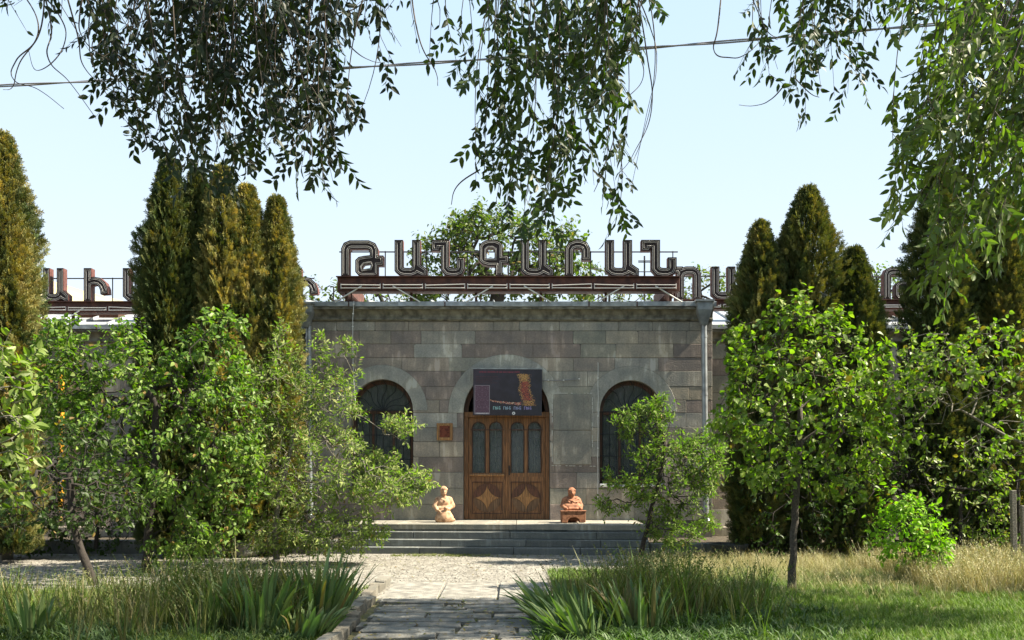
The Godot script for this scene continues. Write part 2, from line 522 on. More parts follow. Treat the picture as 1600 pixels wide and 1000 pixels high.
func door(o: Node3D, z: float) -> void:
	var d := Node3D.new()
	d.name = numbered("double_door", o)
	o.add_child(d, true)
	var bot := fy(812)
	var top := fy(651)
	var cx := fx(791.5)
	var hw := fx(859) - cx
	var spring := fy(645)
	var mb := MB.new()
	# frame: jambs and a transom beam, the arched head above it
	for s in [-1, 1]:
		mb.box(Vector3(cx + s * (hw - 0.045), (bot + top) * 0.5, z), Vector3(0.085, top - bot, 0.13), Basis.IDENTITY, 0.006)
	mb.box(Vector3(cx, top + 0.055, z), Vector3(hw * 2 - 0.01, 0.11, 0.15), Basis.IDENTITY, 0.008)
	put(mb.mesh(), "door_frame", M.door_wood, d)
	mb = MB.new()
	var a0 := arch(cx, hw - 0.004, spring, top + 0.112, 24)
	var a1 := arch(cx, hw - 0.09, spring, top + 0.112, 24)
	for i in a0.size() - 1:
		mb.prism(PackedVector2Array([a0[i], a1[i], a1[i + 1], a0[i + 1]]), -0.05, 0.02, 0.0, Transform3D(Basis.IDENTITY, Vector3(0, 0, z)), true)
	put(mb.mesh(), "arch_frame", M.dark_wood, d)
	mb = MB.new()
	mb.prism(arch(cx, hw - 0.092, spring, top + 0.114, 24), -0.03, -0.025, 0.0, Transform3D(Basis.IDENTITY, Vector3(0, 0, z)), true)
	put(mb.mesh(), "fanlight_pane", M.glass, d)
	var lw := hw - 0.09
	for s in [-1, 1]:
		var lx: float = cx + s * (lw * 0.5 + 0.004)
		var x0 := lx - lw * 0.5 + 0.006
		var x1 := lx + lw * 0.5 - 0.006
		var lt := top - 0.004
		# the leaf: a panel with two round-headed lights cut out
		var yb := fy(739)
		var yt := fy(658)
		var cuts := []
		var hwl := 0.142
		for q in [-1, 1]:
			cuts.append(arch(lx + q * 0.178, hwl, yt - hwl, yb, 12))
		mb = MB.new()
		var I := Transform3D(Basis.IDENTITY, Vector3(0, 0, z))
		# stiles, rails and the pierced head, pieces butted end to end
		mb.box(Vector3((x0 + lx - 0.32) * 0.5, (bot + lt) * 0.5, z - 0.02), Vector3(lx - 0.32 - x0, lt - bot, 0.05))
		mb.box(Vector3((x1 + lx + 0.32) * 0.5, (bot + lt) * 0.5, z - 0.02), Vector3(x1 - lx - 0.32, lt - bot, 0.05))
		mb.box(Vector3(lx, (bot + fy(804)) * 0.5, z - 0.02), Vector3(0.64, fy(804) - bot, 0.05))
		mb.box(Vector3(lx, (fy(753) + yb) * 0.5, z - 0.02), Vector3(0.64, yb - fy(753), 0.05))
		mb.box(Vector3(lx, (yb + yt - hwl) * 0.5, z - 0.02), Vector3(0.072, yt - hwl - yb, 0.05))
		for half in [PackedVector2Array([Vector2(lx - 0.32, yt - hwl), Vector2(lx - 0.178, yt - hwl), Vector2(lx - 0.178, lt), Vector2(lx - 0.32, lt)]), PackedVector2Array([Vector2(lx - 0.178, yt - hwl), Vector2(lx, yt - hwl), Vector2(lx, lt), Vector2(lx - 0.178, lt)]), PackedVector2Array([Vector2(lx, yt - hwl), Vector2(lx + 0.178, yt - hwl), Vector2(lx + 0.178, lt), Vector2(lx, lt)]), PackedVector2Array([Vector2(lx + 0.178, yt - hwl), Vector2(lx + 0.32, yt - hwl), Vector2(lx + 0.32, lt), Vector2(lx + 0.178, lt)])]:
			var pp := [half]
			for c in cuts:
				var nx := []
				for p in pp:
					nx.append_array(Geometry2D.clip_polygons(p, c))
				pp = nx
			for p in pp:
				mb.prism(p, -0.045, 0.005, 0.0, I, true)
		var leaf := put(mb.mesh(), "door_leaf", M.door_wood, d)
		# mouldings round the lights and small imposts
		for q in [-1, 1]:
			var c2 := arch(lx + q * 0.178, hwl - 0.006, yt - hwl, yb + 0.004, 12)
			mb = MB.new()
			var pts := PackedVector3Array()
			for p in c2: pts.append(Vector3(p.x, p.y, z + 0.006))
			mb.tube(pts, PackedFloat32Array([0.011]), 6)
			put(mb.mesh(), "light_moulding", M.dark_wood, d)
			mb = MB.new()
			mb.prism(arch(lx + q * 0.178, hwl + 0.002, yt - hwl, yb - 0.002, 12), -0.024, -0.019, 0.0, I, true)
			put(mb.mesh(), "pane", M.glass, d)
			# iron ornament behind the glass line: a stem with curls
			mb = MB.new()
			var gx: float = lx + q * 0.178
			mb.rod(Vector3(gx, yb, z - 0.035), Vector3(gx, yt - 0.02, z - 0.035), 0.008, 5)
			for k in 5:
				for e in [-1, 1]:
					var cp := PackedVector3Array()
					for j in 9:
						var an := j / 8.0 * 3.6
						cp.append(Vector3(gx + e * (0.05 - 0.05 * cos(an)), yb + 0.1 + k * 0.19 + 0.07 * sin(an), z - 0.035))
					mb.tube(cp, PackedFloat32Array([0.005]), 4)
			put(mb.mesh(), "iron_scroll", M.iron, d)
		mb = MB.new()
		mb.box(Vector3(lx, fy(664) - 0.09, z + 0.014), Vector3(0.69, 0.022, 0.016))
		put(mb.mesh(), "impost_rail", M.dark_wood, d)
		# lower panel: recessed board, ring of darker petals and a four-pointed star
		var pc := Vector2(lx, (fy(804) + fy(753)) * 0.5)
		var ph := (fy(753) - fy(804)) * 0.5
		mb = MB.new()
		mb.box(Vector3(lx, pc.y, z - 0.025), Vector3(0.64, ph * 2, 0.02))
		put(mb.mesh(), "panel", M.door_wood, d)
		var R := 0.3
		for k in 4:
			# a petal between two star points
			var ang := PI * 0.25 + k * PI * 0.5
			var pp := PackedVector2Array()
			for i in 11:
				var a := ang - PI * 0.25 + PI * 0.5 * i / 10.0
				pp.append(pc + Vector2(cos(a), sin(a)) * R)
			var cc := pc + Vector2(cos(ang), sin(ang)) * R * 1.4142
			for i in range(1, 10):
				var a := ang + PI - PI * 0.25 + PI * 0.5 * i / 10.0
				pp.append(cc + Vector2(cos(a), sin(a)) * R)
			mb = MB.new()
			mb.prism(pp, -0.016, 0.0, 0.0, I)
			put(mb.mesh(), "petal", M.panel_wood if k < 2 else M.grey_wood, d)
		var sp := PackedVector2Array()
		for k in 4:
			var ang := PI * 0.25 + k * PI * 0.5
			var cc := pc + Vector2(cos(ang), sin(ang)) * R * 1.4142
			for i in 8:
				var a := ang + PI + PI * 0.25 - PI * 0.5 * i / 8.0
				sp.append(cc + Vector2(cos(a), sin(a)) * R)
		mb = MB.new()
		mb.prism(sp, -0.016, 0.012, 0.003, I)
		put(mb.mesh(), "star", M.star_wood, d)
		# frame bead round the panel
		mb = MB.new()
		for e in [-1, 1]:
			mb.box(Vector3(lx + e * 0.312, pc.y, z + 0.003), Vector3(0.016, ph * 2, 0.02))
			mb.box(Vector3(lx, pc.y + e * (ph - 0.008), z + 0.003), Vector3(0.606, 0.016, 0.02))
		put(mb.mesh(), "panel_bead", M.dark_wood, d)
		if s < 0:
			mb = MB.new()
			mb.rod(Vector3(x0 + 0.03, fy(742.5), z + 0.07), Vector3(x1 - 0.04, fy(742.5), z + 0.07), 0.022, 8)
			for e in [x0 + 0.07, x1 - 0.08]:
				mb.rod(Vector3(e, fy(742.5), z + 0.003), Vector3(e, fy(742.5), z + 0.07), 0.012, 6)
			put(mb.mesh(), "push_bar", M.star_wood, d)
		else:
			mb = MB.new()
			mb.box(Vector3(x0 + 0.045, fy(735), z + 0.012), Vector3(0.03, 0.2, 0.012))
			mb.rod(Vector3(x0 + 0.045, fy(733), z + 0.01), Vector3(x0 + 0.045, fy(733), z + 0.06), 0.012, 6)
			put(mb.mesh(), "handle", M.iron, d)
	mb = MB.new()
	mb.box(Vector3(cx, (bot + top) * 0.5, z + 0.014), Vector3(0.05, top - bot - 0.01, 0.03), Basis.IDENTITY, 0.006)
	put(mb.mesh(), "meeting_stile", M.door_wood, d)

func hopper(o: Node3D, px: float, d: float, top_py: float, pipe_px: float, bottom_y: float) -> void:
	# rainwater hopper head, tapered, with a downpipe
	var n := Node3D.new()
	n.name = numbered("downpipe", o)
	o.add_child(n, true)
	var mb := MB.new()
	var top := Y(top_py, d)
	var cx := X(px, d)
	var cz := -d + 0.16
	var rows := [[0.19, 0.0], [0.19, -0.035], [0.155, -0.04], [0.15, -0.2], [0.075, -0.46], [0.06, -0.5]]
	for i in rows.size() - 1:
		var a: Array = rows[i]
		var b: Array = rows[i + 1]
		var w0: float = a[0]
		var w1: float = b[0]
		for k in 4:
			var s0 := Vector2(1, 1).rotated(PI * 0.5 * k)
			var s1 := Vector2(1, 1).rotated(PI * 0.5 * (k + 1))
			var e0 := Vector3(cx + s0.x * w0, top + a[1], cz + s0.y * w0 * 0.8)
			var e1 := Vector3(cx + s1.x * w0, top + a[1], cz + s1.y * w0 * 0.8)
			var f0 := Vector3(cx + s0.x * w1, top + b[1], cz + s0.y * w1 * 0.8)
			var f1 := Vector3(cx + s1.x * w1, top + b[1], cz + s1.y * w1 * 0.8)
			mb.quad(e0, e1, f1, f0)
	put(mb.mesh(), "hopper_head", M.galvanised, n)
	mb = MB.new()
	var p := Vector3(X(pipe_px, d), top - 0.46, -d + 0.11)
	var q := Vector3(X(pipe_px + 3.0, d), bottom_y, -d + 0.11)
	mb.tube(PackedVector3Array([p, p.lerp(q, 0.3), p.lerp(q, 0.6), q, q + Vector3(0.02, -0.12, 0.1)]), PackedFloat32Array([0.058]), 12)
	put(mb.mesh(), "pipe", M.galvanised, n)
	for f in [0.06, 0.36, 0.68, 0.95]:
		mb = MB.new()
		var c: Vector3 = p.lerp(q, f)
		mb.tube(PackedVector3Array([c, c - Vector3(0, 0.05, 0)]), PackedFloat32Array([0.066]), 12)
		put(mb.mesh(), "bracket", M.galvanised, n)

func pavilion() -> void:
	var o := thing("entrance_pavilion", Vector3.ZERO, "grey and purple tuff stone entrance pavilion with arched door between two arched windows", "building")
	var z := -FD
	var x0 := fx(478)
	var x1 := fx(1113)
	var rows := []
	for py in [502, 517, 537.5, 559, 580, 604, 625, 645, 668, 690, 714, 738, 763, 788, 813.5]:
		rows.append(fy(py))
	var wc := [[fx(597), 48.5 * FD / F, fy(641), fy(765)], [fx(986), 49.0 * FD / F, fy(643), fy(756)]]
	var dcx := fx(791.5)
	var dhw := 67.5 * FD / F
	var th := 0.29
	var cuts := []
	for w in wc:
		cuts.append(cut_shape(w[0], w[1], w[2], w[3], th))
	cuts.append(cut_shape(dcx, dhw, fy(645), fy(820), th + 0.02))
	courses(o, x0, x1, rows, cuts, z, 0.5, 1.25)
	for w in wc:
		voussoirs(o, w[0], w[1], w[2], th, z, 5 if w[0] > 0 else 7)
	voussoirs(o, dcx, dhw, fy(645), th + 0.02, z, 7)
	# backing masonry behind the blocks, split at the openings, seen in the joints and reveals
	var xs := [x0, wc[0][0], dcx, wc[1][0], x1]
	var ops := [arch(wc[0][0], wc[0][1], wc[0][2], wc[0][3]), arch(dcx, dhw, fy(645), fy(822)), arch(wc[1][0], wc[1][1], wc[1][2], wc[1][3])]
	var mb := MB.new()
	for i in 4:
		var pp := [PackedVector2Array([Vector2(xs[i], 0.05), Vector2(xs[i + 1], 0.05), Vector2(xs[i + 1], fy(478)), Vector2(xs[i], fy(478))])]
		for c in ops:
			var nx := []
			for p in pp:
				nx.append_array(Geometry2D.clip_polygons(p, c))
			pp = nx
		for p in pp:
			mb.prism(p, -0.45, -0.008, 0.0, Transform3D(Basis.IDENTITY, Vector3(0, 0, z)), true)
	put(mb.mesh(), "wall", M.mortar, o)
	mb = MB.new()
	var dep := 8.0
	mb.box(Vector3(x0 + 0.2, 2.45, z - 0.455 - dep * 0.5), Vector3(0.4, 4.85, dep))
	mb.box(Vector3(x1 - 0.2, 2.45, z - 0.455 - dep * 0.5), Vector3(0.4, 4.85, dep))
	mb.box(Vector3((x0 + x1) * 0.5, 2.45, z - 0.46 - dep - 0.2), Vector3(x1 - x0, 4.85, 0.4))
	put(mb.mesh(), "side_wall", M.mortar, o)
	mb = MB.new()
	mb.box(Vector3((x0 + x1) * 0.5, 0.5, z - 0.46 - dep * 0.5), Vector3(x1 - x0 - 0.81, 0.06, dep))
	mb.box(Vector3((x0 + x1) * 0.5, 4.3, z - 0.46 - dep * 0.5), Vector3(x1 - x0 - 0.81, 0.1, dep - 0.01))
	put(mb.mesh(), "interior_floor", M.interior, o)
	cornice(o, x0, x1, fy(473.5), z, 1.0)
	# low pitched sheet metal roof with standing seams
	var ey := fy(473.5) + 0.002
	mb = MB.new()
	var e0 := Vector3(x0 - 0.05, ey, z + 0.15)
	var e1 := Vector3(x1 + 0.05, ey, z + 0.15)
	var rid := Vector3(0, ey + 0.62, z - 3.9)
	mb.quad(e0, Vector3(e0.x, rid.y, rid.z), Vector3(e1.x, rid.y, rid.z), e1)
	mb.quad(Vector3(e0.x, rid.y, rid.z), Vector3(e0.x, ey, z - 8.4), Vector3(e1.x, ey, z - 8.4), Vector3(e1.x, rid.y, rid.z))
	var roof := put(mb.mesh(), "roof", M.roof_sheet, o)
	for i in 14:
		mb = MB.new()
		var sx := lerpf(e0.x + 0.05, e1.x - 0.05, i / 13.0)
		mb.bar(Vector3(sx, ey + 0.02, z + 0.15), Vector3(sx, rid.y + 0.02, rid.z), 0.02, 0.045)
		put(mb.mesh(), "seam", M.roof_sheet, roof)
	for w in wc:
		window(o, w[0], w[1], w[2], w[3], z - 0.2)
		mb = MB.new()
		mb.box(Vector3(w[0], w[3] - 0.03, z - 0.08), Vector3(w[1] * 2 - 0.006, 0.06, 0.26), Basis.IDENTITY, 0.006)
		mb.col = Color(0.24, 0.23, 0.21)
		put(mb.mesh(), "window_sill", M.step_stone, o)
	door(o, z - 0.24)
	# shallow stone panel right of the door with pale broken mortar lines round it
	for e in [[864.5, 923.5, 616.5, 672], [864.5, 923.5, 673, 726]]:
		mb = MB.new()
		mb.col = Color(0.36, 0.34, 0.3) * rr(0.92, 1.05)
		mb.prism(PackedVector2Array([Vector2(fx(e[0]), fy(e[3])), Vector2(fx(e[1]), fy(e[3])), Vector2(fx(e[1]), fy(e[2])), Vector2(fx(e[0]), fy(e[2]))]), 0.0, 0.022, 0.006, Transform3D(Basis.IDENTITY, Vector3(0, 0, z)))
		put(mb.mesh(), "panel_slab", M.stone, o)
	for e in [[862, 614.5, 927, 614.5], [925.5, 614.5, 925.5, 700], [862, 727.5, 932, 728.5], [862.8, 590, 862.8, 724]]:
		var n := 13
		for k in n:
			if rng.randf() < 0.3: continue
			var p0 := Vector3(fx(lerpf(e[0], e[2], k / float(n))), fy(lerpf(e[1], e[3], k / float(n))), z + 0.012)
			var p1 := Vector3(fx(lerpf(e[0], e[2], (k + rr(0.5, 1.0)) / n)), fy(lerpf(e[1], e[3], (k + 0.8) / n)), z + 0.012)
			mb = MB.new()
			mb.bar(p0, p1, 0.014 * rr(0.6, 1.3), 0.012)
			put(mb.mesh(), "mortar_smear", M.lime, o)
	hopper(o, 481, FD, 476, 484, fy(800))
	hopper(o, 1097, FD, 472, 1098, fy(806))

func wing(side: int) -> void:
	var d := 18.7
	var z := -d
	var o := thing("museum_wing", Vector3.ZERO, "low stone wing with sheet metal roof, to the %s of the entrance pavilion" % ("left" if side < 0 else "right"), "building")
	var x0 := fx(478) - 9.5 if side < 0 else fx(1113) + 0.004
	var x1 := fx(478) - 0.004 if side < 0 else fx(1113) + 9.5
	var top := Y(509, d)
	var rows := []
	for i in 12:
		rows.append(lerpf(top - 0.36, 0.35, i / 11.0))
	courses(o, x0, x1, rows, [], z, 0.6, 1.25)
	var mb := MB.new()
	mb.box(Vector3((x0 + x1) * 0.5, top * 0.5 - 0.05, z - 0.21), Vector3(x1 - x0, top - 0.1, 0.4))
	mb.box(Vector3((x0 + x1) * 0.5, top * 0.5 - 0.05, z - 6.0), Vector3(x1 - x0, top - 0.1, 0.4))
	for e in [x0 + 0.2, x1 - 0.2]:
		mb.box(Vector3(e, top * 0.5 - 0.05, z - 3.1), Vector3(0.396, top - 0.1, 5.37))
	put(mb.mesh(), "wall", M.mortar, o)
	mb = MB.new()
	mb.col = Color(0.3, 0.27, 0.23)
	mb.box(Vector3((x0 + x1) * 0.5, 0.17, z + 0.02), Vector3(x1 - x0, 0.36, 0.16), Basis.IDENTITY, 0.02)
	put(mb.mesh(), "plinth", M.step_stone, o)
	cornice(o, x0, x1, top, z, 1.0)
	var ey := top + 0.002
	mb = MB.new()
	var ry := ey + 0.95
	var rz := z - 2.7
	mb.quad(Vector3(x0, ey, z + 0.16), Vector3(x0, ry, rz), Vector3(x1, ry, rz), Vector3(x1, ey, z + 0.16))
	mb.quad(Vector3(x0, ry, rz), Vector3(x0, ey, z - 6.3), Vector3(x1, ey, z - 6.3), Vector3(x1, ry, rz))
	var roof := put(mb.mesh(), "roof", M.roof_sheet, o)
	for i in 16:
		var sx := lerpf(x0 + 0.05, x1 - 0.05, i / 15.0)
		mb = MB.new()
		mb.bar(Vector3(sx, ey + 0.02, z + 0.16), Vector3(sx, ry + 0.02, rz), 0.022, 0.05)
		put(mb.mesh(), "seam", M.roof_sheet, roof)
	# a small boxed roof vent
	var vx := X(168 if side < 0 else 1385, d + 1.2)
	var vb := Transform3D(Basis.IDENTITY, Vector3(vx, ey + 0.28, z - 1.0))
	mb = MB.new()
	mb.prism(PackedVector2Array([Vector2(-0.45, 0), Vector2(0.45, 0), Vector2(0.45, 0.22), Vector2(0, 0.4), Vector2(-0.45, 0.22)]), -1.2, 0.25, 0.0, vb, true)
	put(mb.mesh(), "roof_vent", M.dark_wood if side < 0 else M.rust, o)


# ---------------------------------------------------------------- rooftop sign letters
func stroke(pts: Array, th: float, end := Geometry2D.END_BUTT) -> PackedVector2Array:
	var p := PackedVector2Array()
	for q in pts: p.append(Vector2(q[0], q[1]))
	var r := Geometry2D.offset_polyline(p, th * 0.5, Geometry2D.JOIN_MITER, end)
	return r[0]

func fuse(list: Array) -> PackedVector2Array:
	var a: PackedVector2Array = list[0]
	for i in range(1, list.size()):
		var r := Geometry2D.merge_polygons(a, list[i])
		var best: PackedVector2Array = r[0]
		var most := 0.0
		for q in r:
			var ar := 0.0
			for k in q.size(): ar += q[k].cross(q[(k + 1) % q.size()])
			if absf(ar) > most:
				most = absf(ar)
				best = q
		a = best
	return a

func pv(pts: Array) -> PackedVector2Array:
	var p := PackedVector2Array()
	for q in pts: p.append(Vector2(q[0], q[1]))
	return p

# outline (and counters) of one letter, one unit high, baseline at 0
func glyph(which: String) -> Array:
	var t := 0.235
	match which:
		"to":
			return [fuse([stroke([[0.117, 0.0], [0.117, 0.74], [0.16, 0.83], [0.26, 0.872], [0.74, 0.872], [0.86, 0.82], [0.91, 0.72], [0.91, 0.3]], t),
				pv([[0.62, 0.56], [0.48, 0.53], [0.39, 0.44], [0.39, 0.12], [0.47, 0.03], [0.56, 0.0], [0.92, 0.0], [1.02, 0.04], [1.02, 0.62], [0.8, 0.58]]),
				pv([[0.9, 0.29], [1.17, 0.29], [1.17, 0.57], [0.9, 0.57]])]), [pv([[0.6, 0.19], [0.8, 0.22], [0.82, 0.3], [0.8, 0.35], [0.64, 0.33], [0.58, 0.26]])]]
		"ayb":
			return [fuse([stroke([[0.117, 1.0], [0.117, 0.2], [0.2, 0.13], [0.3, 0.11], [0.45, 0.11], [0.55, 0.15], [0.6, 0.22], [0.6, 1.0]], t),
				pv([[0.5, 0.45], [0.715, 0.33], [0.9, 0.2], [0.9, 0.0], [0.76, 0.0], [0.6, 0.08], [0.45, 0.12]])]), []]
		"nu":
			return [fuse([stroke([[0.1, 0.7], [0.1, 0.885], [0.37, 0.885], [0.37, 0.22], [0.45, 0.13], [0.56, 0.11], [0.68, 0.11], [0.78, 0.15], [0.815, 0.24], [0.815, 0.52]], t)]), []]
		"gim":
			return [fuse([pv([[0.0, 0.42], [0.0, 0.84], [0.1, 0.95], [0.24, 1.0], [0.44, 1.0], [0.56, 0.96], [0.64, 0.88], [0.64, 0.58], [0.8, 0.58], [0.8, 0.35], [0.64, 0.35], [0.64, 0.0], [0.44, 0.0], [0.44, 0.28], [0.26, 0.28], [0.1, 0.33]]),
				pv([[0.5, 0.4], [0.7, 0.4], [0.7, 0.5], [0.5, 0.5]])]), [pv([[0.2, 0.49], [0.42, 0.49], [0.42, 0.74], [0.36, 0.78], [0.26, 0.78], [0.2, 0.73]])]]
		"re":
			return [fuse([stroke([[0.117, 0.0], [0.117, 0.74], [0.18, 0.84], [0.3, 0.885], [0.42, 0.885], [0.53, 0.84], [0.585, 0.74], [0.585, 0.44]], t), pv([[0.46, 0.44], [0.72, 0.44], [0.72, 0.55], [0.46, 0.55]])]), []]
		"ini":
			return [fuse([stroke([[0.117, 0.0], [0.117, 1.0]], t), stroke([[0.05, 0.55], [0.3, 0.62], [0.44, 0.6], [0.56, 0.5], [0.62, 0.36], [0.63, 0.22]], t)]), []]
		_:
			return [fuse([stroke([[0.117, 0.0], [0.117, 0.74], [0.18, 0.84], [0.3, 0.885], [0.5, 0.885], [0.6, 0.84], [0.65, 0.74], [0.65, 0.0]], t), pv([[0.0, 0.8], [-0.12, 0.8], [-0.12, 1.0], [0.2, 1.0], [0.2, 0.8]])]), []]

func letter(sign: Node3D, which: String, at: Vector3, h: float, wide := 1.0) -> void:
	var g := glyph(which)
	var out := PackedVector2Array()
	for p in g[0]: out.append(Vector2(p.x * wide, p.y) * h)
	var holes := []
	for hh in g[1]:
		var q := PackedVector2Array()
		for p in hh: q.append(Vector2(p.x * wide, p.y) * h)
		holes.append(q)
	var xf := Transform3D(Basis.IDENTITY, at)
	var n := Node3D.new()
	n.name = numbered("letter", sign)
	sign.add_child(n, true)
	var face := MB.new()
	var side := MB.new()
	var dz := 0.14
	var parts := [out]
	if holes.size():
		var c := Vector2.ZERO
		for p in holes[0]: c += p
		c /= holes[0].size()
		parts = []
		for s in [-1, 1]:
			var half := PackedVector2Array([Vector2(c.x, -1), Vector2(c.x + s * 3, -1), Vector2(c.x + s * 3, 3), Vector2(c.x, 3)])
			for p in Geometry2D.intersect_polygons(out, half):
				parts.append_array(Geometry2D.clip_polygons(p, holes[0]))
	for p in parts:
		var id := Geometry2D.triangulate_polygon(p)
		for k in range(0, id.size(), 3):
			var a: Vector2 = p[id[k]]
			var b: Vector2 = p[id[k + 1]]
			var e: Vector2 = p[id[k + 2]]
			if (b - a).cross(e - a) < 0.0:
				var s := b
				b = e
				e = s
			face.tri(xf * Vector3(a.x, a.y, 0), xf * Vector3(e.x, e.y, 0), xf * Vector3(b.x, b.y, 0))
			face.tri(xf * Vector3(a.x, a.y, -dz), xf * Vector3(b.x, b.y, -dz), xf * Vector3(e.x, e.y, -dz))
	for ring in [out] + holes:
		var r: PackedVector2Array = ring.duplicate()
		var ar := 0.0
		for k in r.size(): ar += r[k].cross(r[(k + 1) % r.size()])
		var want := 1.0 if ring == out else -1.0
		if ar * want < 0.0: r.reverse()
		for k in r.size():
			var a := r[k]
			var b := r[(k + 1) % r.size()]
			side.quad(xf * Vector3(a.x, a.y, -dz - 0.001), xf * Vector3(a.x, a.y, 0.028), xf * Vector3(b.x, b.y, 0.028), xf * Vector3(b.x, b.y, -dz - 0.001))
	put(face.mesh(), "letter_face", M.letter_face, n)
	put(side.mesh(), "letter_side", M.letter_side, n)
	for off in [0.036, 0.074]:
		for ring in [out] + holes:
			var rs := Geometry2D.offset_polygon(ring, -off * h if ring == out else off * h * 0.6, Geometry2D.JOIN_MITER)
			for r in rs:
				if r.size() < 3: continue
				var tb := MB.new()
				var pts := PackedVector3Array()
				for q in r: pts.append(xf * Vector3(q.x, q.y, 0.024))
				tb.tube(pts, PackedFloat32Array([0.0046]), 5, true)
				put(tb.mesh(), "neon_tube", M.neon_glass, n)

func sign_frame(o: Node3D, x0: float, x1: float, d: float, y0: float, y1: float, back: float, roof_y: float, posts: int) -> void:
	# trough beam below the letters, returns at its ends, tubes on its face and thin stays to the roof
	var mb := MB.new()
	mb.box(Vector3((x0 + x1) * 0.5, (y0 + y1) * 0.5, -d - 0.14), Vector3(x1 - x0, y1 - y0, 0.28), Basis.IDENTITY, 0.008)
	put(mb.mesh(), "beam", M.rust, o)
	for e in [x0 + 0.12, x1 - 0.12]:
		mb = MB.new()
		mb.box(Vector3(e, (y0 + y1) * 0.5 - 0.01, -d - 0.285 - back * 0.5), Vector3(0.24, (y1 - y0) * 0.9, back), Basis.IDENTITY, 0.008)
		put(mb.mesh(), "side_beam", M.rust, o)
	mb = MB.new()
	mb.box(Vector3((x0 + x1) * 0.5, y1 + 0.008, -d - 0.05), Vector3(x1 - x0 + 0.04, 0.014, 0.2))
	put(mb.mesh(), "ledge", M.rust, o)
	var bays := maxi(2, roundi((x1 - x0) / 0.88))
	var w := (x1 - x0 - 0.1) / bays
	for i in bays:
		var a := x0 + 0.05 + i * w + 0.03
		var b := a + w - 0.06
		var t := rr(-0.02, 0.02)
		for k in 2:
			mb = MB.new()
			var ya := lerpf(y0, y1, 0.2 + 0.22 * k) + (t if k else -t * 0.3)
			var yb := lerpf(y0, y1, 0.2 + 0.22 * k) - (t * 1.4 if k else 0.0)
			mb.rod(Vector3(a, ya, -d + 0.035), Vector3(b, yb, -d + 0.035), 0.012)
			put(mb.mesh(), "neon_tube", M.neon_glass, o)
		for e in [a, b]:
			mb = MB.new()
			mb.rod(Vector3(e, lerpf(y0, y1, 0.14), -d + 0.03), Vector3(e, lerpf(y0, y1, 0.52), -d + 0.03), 0.011)
			put(mb.mesh(), "tube_holder", M.neon_glass, o)
	for i in posts:
		var px := lerpf(x0 + 0.15, x1 - 0.15, i / float(posts - 1))
		mb = MB.new()
		mb.bar(Vector3(px, roof_y - 0.1, -d - 0.2), Vector3(px, y0 + 0.01, -d - 0.2), 0.05, 0.05)
		mb.bar(Vector3(px + 0.09, roof_y - 0.1, -d - 0.25), Vector3(px + 0.09, y0 + 0.01, -d - 0.25), 0.025, 0.025)
		put(mb.mesh(), "post", M.rust, o)
		var s := -1.0 if i % 2 else 1.0
		mb = MB.new()
		mb.rod(Vector3(px + s * 0.35, y0 + 0.1, -d + 0.03), Vector3(px - s * 0.2, roof_y - 0.04, -d - 0.02), 0.014)
		put(mb.mesh(), "stay", M.cable_white, o)
	# rail behind the letters
	mb = MB.new()
	mb.rod(Vector3(x0, y1 + 0.56, -d - 0.2), Vector3(x1, y1 + 0.56, -d - 0.2), 0.014)
	put(mb.mesh(), "rail", M.iron, o)
	for i in posts + 3:
		var px := lerpf(x0 + 0.1, x1 - 0.1, i / float(posts + 2))
		mb = MB.new()
		mb.rod(Vector3(px, y1, -d - 0.21), Vector3(px, y1 + 0.58, -d - 0.21), 0.012)
		put(mb.mesh(), "rail_post", M.iron, o)

func signs() -> void:
	var d := 17.5
	var o := thing("rooftop_sign", Vector3.ZERO, "large central rooftop sign of eight dark brown letters with unlit neon tubes on rusty beam", "sign", "rooftop letter signs")
	var y1 := Y(433, d)
	sign_frame(o, X(527, d), X(1062, d), d, Y(455, d), y1, 1.5, fy(473), 6)
	var h := Y(375.5, d) - Y(432, d)
	for a in [["to", 533, 1.0], ["ayb", 616.5, 1.0], ["nu", 675, 0.97], ["gim", 748.5, 1.02], ["ayb", 814, 1.0], ["re", 883, 0.99], ["ayb", 946, 1.03], ["nu", 1003, 1.03]]:
		letter(o, a[0], Vector3(X(a[1], d), y1 + 0.02, -d - 0.02), h, a[2])
	d = 18.9
	o = thing("rooftop_sign", Vector3.ZERO, "rooftop letters in unlit neon over the left wing, partly behind conifers", "sign", "rooftop letter signs")
	y1 = Y(472, d)
	sign_frame(o, X(-150, d), X(488, d), d, Y(488, d), y1, 0.8, Y(502, d), 6)
	h = Y(420, d) - Y(472, d)
	for a in [["ayb", 0, 0.9], ["ayb", 67.5, 0.85], ["ini", 131, 0.98], ["ayb", 192, 0.9], ["nu", 260, 0.9], ["ini", 459, 0.98]]:
		letter(o, a[0], Vector3(X(a[1], d), y1 + 0.015, -d - 0.02), h, a[2])
	o = thing("rooftop_sign", Vector3.ZERO, "rooftop letters in unlit neon over the right wing, partly behind conifers", "sign", "rooftop letter signs")
	y1 = Y(469, d)
	sign_frame(o, X(1062, d), X(1690, d), d, Y(483, d), y1, 0.8, Y(500, d), 6)
	h = Y(416.5, d) - Y(468, d)
	for a in [["vo", 1057, 0.98], ["ayb", 1112, 1.0], ["re", 1328, 0.98], ["to", 1381, 0.9], ["nu", 1462, 0.9], ["ayb", 1590, 0.9]]:
		letter(o, a[0], Vector3(X(a[1], d), y1 + 0.015, -d - 0.02), h, a[2])


